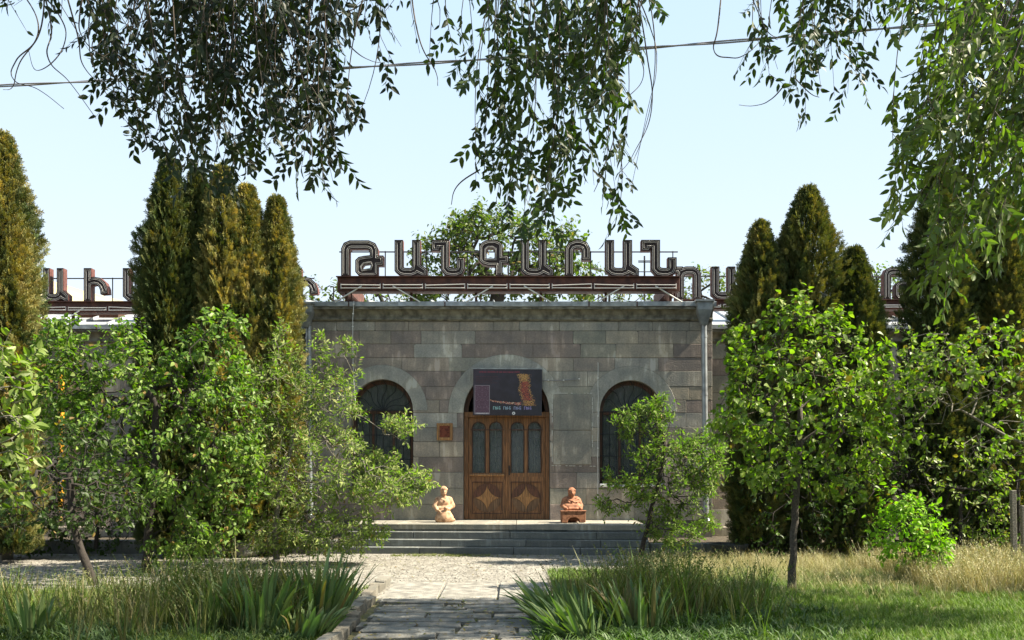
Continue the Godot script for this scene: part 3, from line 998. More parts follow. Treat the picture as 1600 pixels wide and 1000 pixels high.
# ---------------------------------------------------------------- smooth bodies (surface nets over tapered capsules)
func nets(caps: Array, lo: Vector3, hi: Vector3, cell: float, kk: float, mb: MB) -> void:
	var nx := int((hi.x - lo.x) / cell) + 1
	var ny := int((hi.y - lo.y) / cell) + 1
	var nz := int((hi.z - lo.z) / cell) + 1
	var val := PackedFloat32Array()
	val.resize(nx * ny * nz)
	val.fill(1.0)
	for cp in caps:
		var a: Vector3 = cp[0]
		var b: Vector3 = cp[1]
		var ra: float = cp[2]
		var rb: float = cp[3]
		var neg: bool = cp.size() > 4
		var mg := maxf(ra, rb) + kk + cell * 2.0
		var l := (a.min(b) - Vector3.ONE * mg - lo) / cell
		var h := (a.max(b) + Vector3.ONE * mg - lo) / cell
		var ab := b - a
		var l2 := maxf(ab.length_squared(), 1e-9)
		for z in range(maxi(0, int(l.z)), mini(nz, int(h.z) + 1)):
			for y in range(maxi(0, int(l.y)), mini(ny, int(h.y) + 1)):
				for x in range(maxi(0, int(l.x)), mini(nx, int(h.x) + 1)):
					var p := lo + Vector3(x, y, z) * cell
					var t := clampf((p - a).dot(ab) / l2, 0.0, 1.0)
					var dd := p.distance_to(a + ab * t) - lerpf(ra, rb, t)
					var k := (z * ny + y) * nx + x
					var v0 := val[k]
					if neg:
						val[k] = maxf(v0, -dd)
					else:
						var hh := maxf(kk - absf(v0 - dd), 0.0) / kk
						val[k] = minf(v0, dd) - hh * hh * kk * 0.25
	var id := {}
	var pts := PackedVector3Array()
	var sx := 1
	var sy := nx
	var sz := nx * ny
	var offs := [0, sx, sy, sx + sy, sz, sz + sx, sz + sy, sz + sx + sy]
	for z in nz - 1:
		for y in ny - 1:
			for x in nx - 1:
				var k := (z * ny + y) * nx + x
				var ins := 0
				for q in 8:
					if val[k + offs[q]] < 0.0: ins += 1
				if ins == 0 or ins == 8: continue
				var s := Vector3.ZERO
				var m := 0
				for e in [[0, 1], [2, 3], [4, 5], [6, 7], [0, 2], [1, 3], [4, 6], [5, 7], [0, 4], [1, 5], [2, 6], [3, 7]]:
					var v0 := val[k + offs[e[0]]]
					var v1 := val[k + offs[e[1]]]
					if (v0 < 0.0) == (v1 < 0.0): continue
					var t := v0 / (v0 - v1)
					var p0 := Vector3(e[0] & 1, (e[0] >> 1) & 1, e[0] >> 2)
					var p1 := Vector3(e[1] & 1, (e[1] >> 1) & 1, e[1] >> 2)
					s += p0.lerp(p1, t)
					m += 1
				id[k] = pts.size()
				pts.append(lo + (Vector3(x, y, z) + s / m) * cell)
	var tris := PackedInt32Array()
	for k in id:
		var v0 := val[k]
		for ax in 3:
			var st: int = [sx, sy, sz][ax]
			var s1: int = [sy, sz, sx][ax]
			var s2: int = [sz, sx, sy][ax]
			var v1 := val[k + st]
			if (v0 < 0.0) == (v1 < 0.0): continue
			if not (id.has(k - s1) and id.has(k - s2) and id.has(k - s1 - s2)): continue
			var q := [id[k], id[k - s1], id[k - s1 - s2], id[k - s2]]
			if v0 < 0.0: tris.append_array([q[0], q[2], q[1], q[0], q[3], q[2]])
			else: tris.append_array([q[0], q[1], q[2], q[0], q[2], q[3]])
	var nn := PackedVector3Array()
	nn.resize(pts.size())
	for i in range(0, tris.size(), 3):
		var f := (pts[tris[i + 2]] - pts[tris[i]]).cross(pts[tris[i + 1]] - pts[tris[i]])
		for j in 3: nn[tris[i + j]] += f
	var base := mb.v.size()
	for i in pts.size():
		mb.v.append(pts[i])
		mb.n.append(nn[i].normalized())
		mb.c.append(mb.col)
	for i in tris: mb.ix.append(base + i)

func statues() -> void:
	# kneeling figure with a bowl in its lap, pale clay
	var g := fy(812) + 0.004
	var o := thing("clay_statue", Vector3(X(693.5, 17.15), g, -17.15), "pale clay statue of a kneeling figure in a long skirt, left of the door", "statue", "clay statues by the door")
	o.rotation.y = 0.25
	var mb := MB.new()
	mb.col = Color(0.62, 0.42, 0.28)
	var c := []
	var E := func(x, y, z): return Vector3(x, y, z)
	# long skirt spread over folded legs, one hem to the ground
	c.append([Vector3(0, 0.08, 0.04), Vector3(0.0, 0.2, -0.01), 0.185, 0.125])
	c.append([Vector3(-0.1, 0.055, 0.1), Vector3(0.09, 0.06, 0.13), 0.075, 0.08])
	c.append([Vector3(-0.1, 0.045, -0.06), Vector3(0.12, 0.045, -0.04), 0.07, 0.065])
	c.append([Vector3(0.15, 0.035, -0.02), Vector3(0.19, 0.03, 0.05), 0.045, 0.03])
	c.append([Vector3(-0.07, 0.17, 0.14), Vector3(0.06, 0.16, 0.15), 0.05, 0.05])
	c.append([Vector3(0, 0.2, -0.03), Vector3(0, 0.32, -0.025), 0.105, 0.1])
	c.append([Vector3(-0.03, 0.36, -0.015), Vector3(0.03, 0.36, -0.015), 0.1, 0.1])
	c.append([Vector3(-0.04, 0.38, 0.015), Vector3(0.04, 0.38, 0.015), 0.068, 0.068])
	c.append([Vector3(-0.085, 0.45, -0.025), Vector3(0.085, 0.45, -0.025), 0.052, 0.052])
	# sleeves, forearms, hands round a small bowl
	c.append([Vector3(-0.13, 0.44, -0.02), Vector3(-0.18, 0.31, 0.0), 0.047, 0.05])
	c.append([Vector3(-0.18, 0.31, 0.0), Vector3(-0.16, 0.235, 0.11), 0.044, 0.03])
	c.append([Vector3(-0.16, 0.235, 0.11), Vector3(-0.12, 0.22, 0.15), 0.028, 0.02])
	c.append([Vector3(0.13, 0.44, -0.02), Vector3(0.17, 0.31, 0.02), 0.047, 0.05])
	c.append([Vector3(0.17, 0.31, 0.02), Vector3(0.07, 0.25, 0.12), 0.044, 0.03])
	c.append([Vector3(0.07, 0.25, 0.12), Vector3(0.03, 0.245, 0.15), 0.028, 0.022])
	c.append([Vector3(0.01, 0.235, 0.165), Vector3(0.01, 0.262, 0.165), 0.028, 0.046])
	# apron band and folds of the skirt
	c.append([Vector3(-0.1, 0.27, 0.045), Vector3(0.1, 0.27, 0.045), 0.05, 0.05])
	for k in 5:
		var fa := -0.9 + 0.42 * k
		c.append([Vector3(sin(fa) * 0.1, 0.2, cos(fa) * 0.09 + 0.03), Vector3(sin(fa) * 0.17, 0.03, cos(fa) * 0.13 + 0.05), 0.022, 0.03])
	# collar
	c.append([Vector3(-0.06, 0.46, 0.035), Vector3(0.0, 0.415, 0.085), 0.014, 0.012])
	c.append([Vector3(0.06, 0.46, 0.035), Vector3(0.0, 0.415, 0.085), 0.014, 0.012])
	c.append([Vector3(0, 0.46, -0.01), Vector3(0, 0.54, 0.0), 0.045, 0.042])
	# head: face, kerchief over the hair, nose, mouth, sunken eyes
	c.append([Vector3(0, 0.6, -0.012), Vector3(0, 0.635, -0.018), 0.068, 0.07])
	c.append([Vector3(0, 0.55, 0.026), Vector3(0, 0.6, 0.028), 0.036, 0.046])
	c.append([Vector3(-0.055, 0.64, 0.03), Vector3(0.055, 0.64, 0.03), 0.02, 0.02])
	c.append([Vector3(-0.02, 0.65, 0.045), Vector3(0.02, 0.65, 0.045), 0.022, 0.022])
	c.append([Vector3(0, 0.58, -0.06), Vector3(0, 0.48, -0.07), 0.045, 0.06])
	c.append([Vector3(0, 0.605, 0.07), Vector3(0, 0.575, 0.086), 0.008, 0.013])
	c.append([Vector3(-0.02, 0.548, 0.06), Vector3(0.02, 0.548, 0.06), 0.008, 0.008])
	c.append([Vector3(-0.026, 0.606, 0.082), Vector3(-0.02, 0.606, 0.082), 0.015, 0.015, 1])
	c.append([Vector3(0.026, 0.606, 0.082), Vector3(0.02, 0.606, 0.082), 0.015, 0.015, 1])
	c.append([Vector3(-0.02, 0.561, 0.074), Vector3(0.02, 0.561, 0.074), 0.007, 0.007, 1])
	nets(c, Vector3(-0.27, -0.012, -0.22), Vector3(0.27, 0.74, 0.3), 0.009, 0.024, mb)
	put(mb.mesh(), "figure", M.terracotta, o)
	# seated figure behind a low clay table with an arched opening
	o = thing("clay_statue", Vector3(X(894.5, 16.95), g, -16.95), "red clay statue of a figure behind a small arched table, right of the door", "statue", "clay statues by the door")
	o.rotation.y = 0.12
	mb = MB.new()
	mb.col = Color(0.4, 0.185, 0.105)
	c = []
	c.append([Vector3(-0.08, 0.12, -0.13), Vector3(0.08, 0.12, -0.13), 0.13, 0.13])
	c.append([Vector3(0, 0.2, -0.12), Vector3(0, 0.36, -0.11), 0.115, 0.105])
	c.append([Vector3(-0.06, 0.37, -0.075), Vector3(0.06, 0.37, -0.075), 0.07, 0.07])
	c.append([Vector3(-0.1, 0.45, -0.12), Vector3(0.1, 0.45, -0.12), 0.055, 0.055])
	c.append([Vector3(-0.14, 0.43, -0.12), Vector3(-0.185, 0.32, -0.08), 0.05, 0.042])
	c.append([Vector3(-0.185, 0.32, -0.08), Vector3(-0.15, 0.265, 0.05), 0.042, 0.03])
	c.append([Vector3(-0.15, 0.262, 0.05), Vector3(-0.13, 0.262, 0.09), 0.034, 0.03])
	c.append([Vector3(0.14, 0.43, -0.12), Vector3(0.185, 0.32, -0.08), 0.05, 0.042])
	c.append([Vector3(0.185, 0.32, -0.08), Vector3(0.16, 0.265, 0.04), 0.042, 0.03])
	c.append([Vector3(0.16, 0.262, 0.04), Vector3(0.15, 0.262, 0.08), 0.032, 0.026])
	c.append([Vector3(-0.07, 0.262, 0.03), Vector3(0.08, 0.262, 0.03), 0.035, 0.035])
	c.append([Vector3(0, 0.46, -0.1), Vector3(0, 0.52, -0.09), 0.05, 0.045])
	c.append([Vector3(0, 0.57, -0.08), Vector3(0, 0.605, -0.09), 0.072, 0.076])
	c.append([Vector3(0, 0.535, -0.05), Vector3(0, 0.58, -0.05), 0.042, 0.05])
	c.append([Vector3(0.0, 0.585, -0.01), Vector3(0, 0.562, 0.008), 0.011, 0.016])
	c.append([Vector3(-0.02, 0.54, -0.014), Vector3(0.02, 0.54, -0.014), 0.009, 0.009])
	c.append([Vector3(-0.055, 0.625, -0.045), Vector3(0.055, 0.625, -0.045), 0.022, 0.022])
	c.append([Vector3(0, 0.56, -0.14), Vector3(0, 0.48, -0.16), 0.05, 0.07])
	for k in 3:
		c.append([Vector3(-0.13, 0.45 - 0.05 * k, -0.07 + 0.01 * k), Vector3(0.0, 0.41 - 0.05 * k, 0.0), 0.016, 0.014])
		c.append([Vector3(0.13, 0.45 - 0.05 * k, -0.07 + 0.01 * k), Vector3(0.0, 0.41 - 0.05 * k, 0.0), 0.016, 0.014])
	c.append([Vector3(-0.1, 0.3, -0.03), Vector3(0.1, 0.3, -0.03), 0.07, 0.07])
	for k in 4:
		c.append([Vector3(-0.08 + 0.05 * k, 0.4 - 0.012 * (k % 2), -0.005), Vector3(-0.06 + 0.05 * k, 0.385, 0.0), 0.013, 0.013])
	c.append([Vector3(-0.026, 0.59, 0.004), Vector3(-0.02, 0.59, 0.004), 0.015, 0.015, 1])
	c.append([Vector3(0.026, 0.59, 0.004), Vector3(0.02, 0.59, 0.004), 0.015, 0.015, 1])
	nets(c, Vector3(-0.27, -0.02, -0.28), Vector3(0.27, 0.72, 0.16), 0.009, 0.016, mb)
	put(mb.mesh(), "figure", M.terracotta, o)
	mb = MB.new()
	mb.col = Color(0.36, 0.165, 0.09)
	var poly := PackedVector2Array([Vector2(-0.235, 0.0), Vector2(-0.235, 0.215), Vector2(0.235, 0.215), Vector2(0.235, 0.0), Vector2(0.12, 0.0)])
	for i in 9:
		var a := PI * i / 8.0
		poly.append(Vector2(0.12 * cos(a), 0.015 + 0.085 * sin(a)))
	poly.append(Vector2(-0.12, 0.0))
	mb.prism(poly, -0.02, 0.14, 0.008, Transform3D(Basis.IDENTITY, Vector3.ZERO), true)
	put(mb.mesh(), "table_base", M.terracotta, o)
	mb = MB.new()
	mb.col = Color(0.42, 0.2, 0.115)
	mb.box(Vector3(0, 0.2225, 0.062), Vector3(0.5, 0.016, 0.18), Basis.IDENTITY, 0.004)
	put(mb.mesh(), "table_top", M.terracotta, o)

func poster() -> void:
	var w := 432
	var h := 288
	var im := Image.create(w, h, false, Image.FORMAT_RGB8)
	im.fill(Color8(36, 36, 46))
	var r := RandomNumberGenerator.new()
	r.seed = 5
	var nz := FastNoiseLite.new()
	nz.seed = 4; nz.frequency = 0.05; nz.fractal_octaves = 3
	for y in h:
		for x in w:
			var k := 1.0 + 0.25 * nz.get_noise_2d(x * 0.3, y * 0.3) + 0.25 * (1.0 - x / float(w)) * (1.0 - y / float(h))
			im.set_pixel(x, y, Color8(int(34 * k + 8.0 * (1.0 - x / float(w))), int(34 * k), int(46 * k)))
	# lines of small print, dull red
	var line := func(x0: int, x1: int, y: int, hh: int, c: Color):
		var x := x0
		while x < x1:
			var ww := r.randi_range(2, 5)
			im.fill_rect(Rect2i(x, y + r.randi_range(0, 1), ww, r.randi_range(hh - 2, hh)), c)
			if r.randf() < 0.5: im.fill_rect(Rect2i(x + ww, y + (hh >> 1), 2, 2), c)
			x += ww + (2 if r.randf() < 0.85 else 6)
	line.call(38, 290, 12, 11, Color8(112, 40, 58))
	line.call(18, 156, 44, 6, Color8(72, 40, 52))
	line.call(18, 176, 58, 6, Color8(66, 40, 50))
	line.call(18, 120, 70, 6, Color8(72, 38, 50))
	line.call(18, 150, 82, 6, Color8(66, 40, 50))
	# framed ornament panel at the left
	im.fill_rect(Rect2i(9, 100, 96, 182), Color8(128, 118, 128))
	im.fill_rect(Rect2i(13, 104, 88, 168), Color8(84, 58, 76))
	for i in 700:
		var x := r.randi_range(0, 43)
		var y := r.randi_range(106, 262)
		var c := [Color8(116, 96, 112), Color8(60, 38, 54), Color8(104, 56, 74), Color8(140, 128, 140)][r.randi() % 4] as Color
		var q := nz.get_noise_2d(x * 4.0, y * 2.0)
		if q < 0.0: continue
		im.fill_rect(Rect2i(57 + x, y, 2, 2), c)
		im.fill_rect(Rect2i(56 - x, y, 2, 2), c)
	line.call(18, 96, 272, 6, Color8(200, 196, 200))
	# ornate gilt and red figure, a loose cluster
	for i in 9000:
		var u := r.randf()
		var yy := lerpf(28, 226, u)
		var kk := minf(u * 4.0, 3.999)
		var i0 := int(kk)
		var lf: float = lerpf([266, 293, 277, 298, 305][i0], [266, 293, 277, 298, 305][i0 + 1], kk - i0)
		var rt: float = lerpf([356, 360, 364, 384, 402][i0], [356, 360, 364, 384, 402][i0 + 1], kk - i0)
		var mid := (lf + rt) * 0.5 + 6.0 * nz.get_noise_2d(yy * 5.0, 3.0)
		var half := (rt - lf) * 0.5 * (0.85 + 0.5 * nz.get_noise_2d(yy * 9.0, 50.0))
		var e := r.randf_range(-1, 1)
		var xx := mid + e * half
		var q := nz.get_noise_2d(xx * 2.2, yy * 2.2)
		if q < -0.3 + 0.38 * absf(e): continue
		var gold := u < 0.24 or u > 0.84 or absf(e) > 0.7 or r.randf() < 0.12
		var b := r.randf_range(0.6, 1.15)
		var c := Color8(mini(255, int(205 * b)), int(165 * b), int(92 * b)) if gold and r.randf() < 0.75 else Color8(int(165 * b), int(70 * b), int(58 * b))
		im.fill_rect(Rect2i(int(xx), int(yy), 2, 2), c)
	for i in 260:
		var u := r.randf()
		var xx := lerpf(108, 300, u)
		var yy := 190.0 + 26.0 * sqrt(u) + r.randf_range(-7, 7) * (0.35 + u)
		var c := [Color8(222, 205, 190), Color8(190, 84, 74), Color8(150, 60, 58), Color8(214, 170, 120)][r.randi() % 4] as Color
		im.fill_rect(Rect2i(int(xx), int(yy), 3, 3), c)
	# the row of pale title letters, four words
	for k in 4:
		var x := 126 + k * 65
		var tint := Color8(150, 196, 196).lerp(Color8(150, 140, 196), k / 3.0)
		for j in 4:
			var lx := x + j * 12
			im.fill_rect(Rect2i(lx, 232, 3, 20), tint)
			im.fill_rect(Rect2i(lx, 232 + 5 * (j % 3), 9, 3), tint)
			if j % 2: im.fill_rect(Rect2i(lx + 6, 240, 3, 12), tint)
	for y in range(-10, 11):
		for x in range(-10, 11):
			var dd := x * x + y * y
			if dd < 92: im.set_pixel(255 + x, 274 + y, Color8(215, 215, 215))
			if dd < 18: im.set_pixel(255 + x, 274 + y, Color8(70, 70, 80))
	var m := mat("poster_print", Color.WHITE, 0.5)
	m.albedo_texture = ImageTexture.create_from_image(im)
	var d := FD - 0.07
	var o := thing("exhibition_poster", Vector3(X(793, d), Y(613, d), -d), "dark printed exhibition banner with gilt figure, hung in the arch above the door", "poster")
	o.rotation.x = 0.03
	o.rotation.z = -0.006
	var hw := (X(847, d) - X(739.5, d)) * 0.5
	var hh := (Y(577, d) - Y(649, d)) * 0.5
	var mb := MB.new()
	mb.box(Vector3(0, 0, -0.012), Vector3(hw * 2, hh * 2, 0.02))
	put(mb.mesh(), "board", mat("poster_edge", lin(0.25, 0.25, 0.26), 0.5), o)
	mb = MB.new()
	var q := [Vector3(-hw, -hh, 0.001), Vector3(-hw, hh, 0.001), Vector3(hw, hh, 0.001), Vector3(hw, -hh, 0.001)]
	mb.quad(q[0], q[1], q[2], q[3])
	mb.t = PackedVector2Array([Vector2(0, 1), Vector2(0, 0), Vector2(1, 0), Vector2(0, 1), Vector2(1, 0), Vector2(1, 1)])
	put(mb.mesh(), "print", m, o)
	mb = MB.new()
	mb.box(Vector3(0, hh + 0.012, -0.006), Vector3(hw * 2 + 0.02, 0.022, 0.03))
	put(mb.mesh(), "top_batten", M.galvanised, o)

func facade_fittings() -> void:
	var d := FD - 0.012
	var o := thing("wall_plaque", Vector3(X(695, d), Y(674.5, d), -d), "square reddish relief plaque in a wooden frame on the wall left of the door", "plaque")
	var s := X(707.5, d) - X(682.5, d)
	var mb := MB.new()
	for e in [[-1, 0], [1, 0], [0, -1], [0, 1]]:
		mb.box(Vector3(e[0] * (s * 0.5 - 0.028), e[1] * (s * 0.53 - 0.028), 0.014), Vector3(0.056 if e[0] else s - 0.112, s * 1.06 if e[0] else 0.056, 0.034), Basis.IDENTITY, 0.005)
	put(mb.mesh(), "frame", M.star_wood, o)
	mb = MB.new()
	mb.col = Color(0.23, 0.06, 0.035)
	mb.box(Vector3(0, 0, 0.008), Vector3(s - 0.1, s * 1.06 - 0.1, 0.016))
	put(mb.mesh(), "tablet", M.terracotta, o)
	mb = MB.new()
	for i in 4:
		var p := PackedVector3Array()
		for k in 12:
			var a := TAU * k / 12.0
			p.append(Vector3(cos(a), sin(a), 0) * (0.03 + 0.022 * i) + Vector3(0, 0, 0.017))
		mb.col = Color(0.27, 0.075, 0.045)
		mb.tube(p, PackedFloat32Array([0.006]), 5, true)
	put(mb.mesh(), "relief", M.terracotta, o)
	# surface cables clipped to the wall
	var run := func(label: String, pts: Array, dark: bool, dd: float):
		var c := thing("wall_cable", Vector3.ZERO, label, "cable", "cables on the facade")
		var b := MB.new()
		var v := PackedVector3Array()
		for i in pts.size() - 1:
			for k in 6:
				var f := k / 6.0
				v.append(P(lerpf(pts[i][0], pts[i + 1][0], f) + rr(-0.25, 0.25), lerpf(pts[i][1], pts[i + 1][1], f) + rr(-0.25, 0.25), dd))
		v.append(P(pts[-1][0], pts[-1][1], dd))
		b.tube(v, PackedFloat32Array([0.0065]), 5)
		put(b.mesh(), "cable_run", M.cable_dark if dark else M.cable_white, c)
		b = MB.new()
		for i in range(2, v.size(), 5):
			b.box(v[i], Vector3(0.03, 0.02, 0.02))
		put(b.mesh(), "clips", M.cable_white, c)
	run.call("thin white cable running up beside the right arched window", [[934.5, 566], [934.5, 640], [934, 700], [934, 806]], false, FD - 0.02)
	run.call("pale cable dropping from the rooftop sign down the left of the facade", [[553, 470], [552, 486], [551, 510], [551.5, 560], [553, 600], [556, 640]], false, FD - 0.24)
	run.call("dark cable crossing the stone right of the poster", [[847, 594], [876, 594.5], [905, 592]], true, FD - 0.02)
	# yellow gas pipe on the left wing
	o = thing("gas_pipe", Vector3.ZERO, "yellow painted upright gas pipe on the left wing wall behind the bushes", "pipe")
	mb = MB.new()
	mb.rod(P(96, 560, 18.5), P(95, 800, 18.5), 0.062, 10)
	put(mb.mesh(), "pipe", M.yellow_paint, o)
	mb = MB.new()
	mb.rod(P(96, 655, 18.5), P(96, 660, 18.5), 0.075, 10)
	put(mb.mesh(), "collar", M.yellow_paint, o)

func stones() -> void:
	# steps and landing before the door
	var o := thing("entrance_steps", Vector3.ZERO, "four broad grey stone steps leading up to the landing at the door", "steps")
	var xl := -3.15
	var xr := 2.55
	var zl := -16.62
	var zr := -16.26
	var top := fy(812.5)
	var rh := top / 4.0
	var mb := MB.new()
	mb.col = Color(0.34, 0.31, 0.26)
	# landing slabs
	var x := xl
	while x < xr - 0.05:
		var w := minf(rr(0.8, 1.3), xr - x)
		if xr - x - w < 0.3: w = xr - x
		mb = MB.new()
		mb.col = Color(0.36, 0.33, 0.28) * rr(0.9, 1.08)
		var f0 := lerpf(zl, zr, (x - xl) / (xr - xl))
		var f1 := lerpf(zl, zr, (x + w - xl) / (xr - xl))
		var poly := PackedVector2Array([Vector2(x + 0.003, -f0 - 0.01), Vector2(x + w - 0.003, -f1 - 0.01), Vector2(x + w - 0.003, 17.79), Vector2(x + 0.003, 17.79)])
		mb.prism(poly, top - 0.1, top + rr(-0.003, 0.002), 0.006, Transform3D(Basis(Vector3(1, 0, 0), Vector3(0, 0, -1), Vector3(0, 1, 0)), Vector3.ZERO))
		put(mb.mesh(), "landing_slab", M.step_stone, o)
		x += w
	for r in 4:
		var zo := (3 - r) * 0.25      # r = 0 is the lowest
		x = xl - zo * 0.0
		var dir := Vector3(xr - xl, 0, zr - zl).normalized()
		var bs := Basis(dir, Vector3.UP, dir.cross(Vector3.UP))
		var full := Vector3(xr - xl, 0, zr - zl).length()
		var s := 0.0
		while s < full - 0.02:
			var w := minf(rr(1.0, 2.0), full - s)
			if full - s - w < 0.5: w = full - s
			mb = MB.new()
			mb.col = Color(0.19, 0.2, 0.2) * rr(0.8, 1.12)
			var depth := 0.5
			var c := Vector3(xl, 0, zl) + dir * (s + w * 0.5) + bs.z * (0.15 * (3 - r) - depth * 0.5 + rr(-0.008, 0.008))
			var hgt := rh - (0.104 if r == 3 else 0.003)
			c.y = r * rh + hgt * 0.5
			mb.box(c, Vector3(w - 0.008, hgt, depth), bs * Basis(Vector3.UP, rr(-0.006, 0.006)), 0.009)
			put(mb.mesh(), "step_block", M.step_stone, o)
			s += w
	# edging walls of the beds along the drive
	for side in [-1, 1]:
		var k := thing("bed_kerb", Vector3.ZERO, "low stone kerb of the planting bed %s of the steps" % ("left" if side < 0 else "right"), "kerb", "bed kerbs")
		x = xl - 0.02 if side < 0 else xr + 0.02
		for i in 9:
			var w := rr(0.9, 1.3)
			mb = MB.new()
			mb.col = Color(0.22, 0.22, 0.21) * rr(0.85, 1.1)
			var hh := 0.26 if side < 0 else 0.2
			mb.box(Vector3(x + side * w * 0.5, hh * 0.5, -16.2 + rr(-0.015, 0.015)), Vector3(w - 0.012, hh, 0.16), Basis(Vector3.UP, rr(-0.01, 0.01)), 0.012)
			put(mb.mesh(), "kerb_stone", M.step_stone, k)
			x += side * w
	# small stacked stone block at the far left edge of the drive
	o = thing("stone_block", Vector3(X(-4, 15.2), 0, -15.2), "pale cut stone blocks stacked at the left edge of the drive", "stone block")
	mb = MB.new()
	mb.col = Color(0.42, 0.38, 0.31)
	mb.box(Vector3(0, 0.12, 0), Vector3(0.36, 0.24, 0.36), Basis.IDENTITY, 0.015)
	put(mb.mesh(), "lower_stone", M.step_stone, o)
	mb = MB.new()
	mb.col = Color(0.45, 0.41, 0.34)
	mb.box(Vector3(0.0, 0.335, 0.01), Vector3(0.3, 0.18, 0.3), Basis(Vector3.UP, 0.1), 0.02)
	put(mb.mesh(), "upper_stone", M.step_stone, o)
	# loose boulders in the beds
	for b in [[945, 838, 15.6, 0.26, "rounded grey boulder in the bed right of the steps"], [388, 842, 15.55, 0.24, "grey boulder half hidden under the left bushes"], [346, 846, 15.5, 0.2, "pale grey boulder on the bed edge under the left tree"]]:
		if b[0] == 945: continue
		o = thing("boulder", P(b[0], b[1], b[2]), b[4], "boulder", "boulders in the beds")
		o.position.y = 0.2
		put(rock_mesh(b[3], Color(0.27, 0.26, 0.24)), "rock", M.rock, o)
	# dark round basin in the right bed
	o = thing("round_basin", Vector3(X(1139, 15.4), 0.0, -15.4), "dark round shallow basin standing in the bed below the right downpipe", "basin")
	mb = MB.new()
	mb.col = Color(0.1, 0.1, 0.1)
	var prof := [[0.2, 0.0], [0.22, 0.02], [0.33, 0.2], [0.345, 0.26], [0.31, 0.262], [0.28, 0.2], [0.0, 0.14]]
	for i in prof.size() - 1:
		for j in 20:
			var a0 := TAU * j / 20.0
			var a1 := TAU * (j + 1) / 20.0
			var p0 := Vector3(cos(a0) * prof[i][0], prof[i][1], sin(a0) * prof[i][0])
			var p1 := Vector3(cos(a1) * prof[i][0], prof[i][1], sin(a1) * prof[i][0])
			var q0 := Vector3(cos(a0) * prof[i + 1][0], prof[i + 1][1], sin(a0) * prof[i + 1][0])
			var q1 := Vector3(cos(a1) * prof[i + 1][0], prof[i + 1][1], sin(a1) * prof[i + 1][0])
			mb.quad(p0, q0, q1, p1)
	put(mb.mesh(), "bowl", M.rock, o)

func rock_mesh(r: float, col: Color) -> ArrayMesh:
	var sp := SphereMesh.new()
	sp.radial_segments = 14
	sp.rings = 8
	sp.radius = r
	sp.height = r * 1.7
	var arr := sp.get_mesh_arrays()
	var vv: PackedVector3Array = arr[Mesh.ARRAY_VERTEX]
	var ii: PackedInt32Array = arr[Mesh.ARRAY_INDEX]
	var fn := FastNoiseLite.new()
	fn.seed = rng.randi() % 1000
	fn.frequency = 1.4 / r
	for i in vv.size():
		vv[i] *= 1.0 + 0.45 * fn.get_noise_3d(vv[i].x, vv[i].y, vv[i].z)
	var mb := MB.new()
	mb.col = col
	for i in range(0, ii.size(), 3):
		mb.tri(vv[ii[i]], vv[ii[i + 1]], vv[ii[i + 2]])
	return mb.mesh()

func ground_y(x: float, z: float) -> float:
	return 0.0

func sheet(called: String, x0: float, x1: float, z0: float, z1: float, y: float, m: Material, parent: Node3D = null) -> MeshInstance3D:
	var mb := MB.new()
	mb.quad(Vector3(x0, y, z0), Vector3(x0, y, z1), Vector3(x1, y, z1), Vector3(x1, y, z0))
	return put(mb.mesh(), called, m, parent)

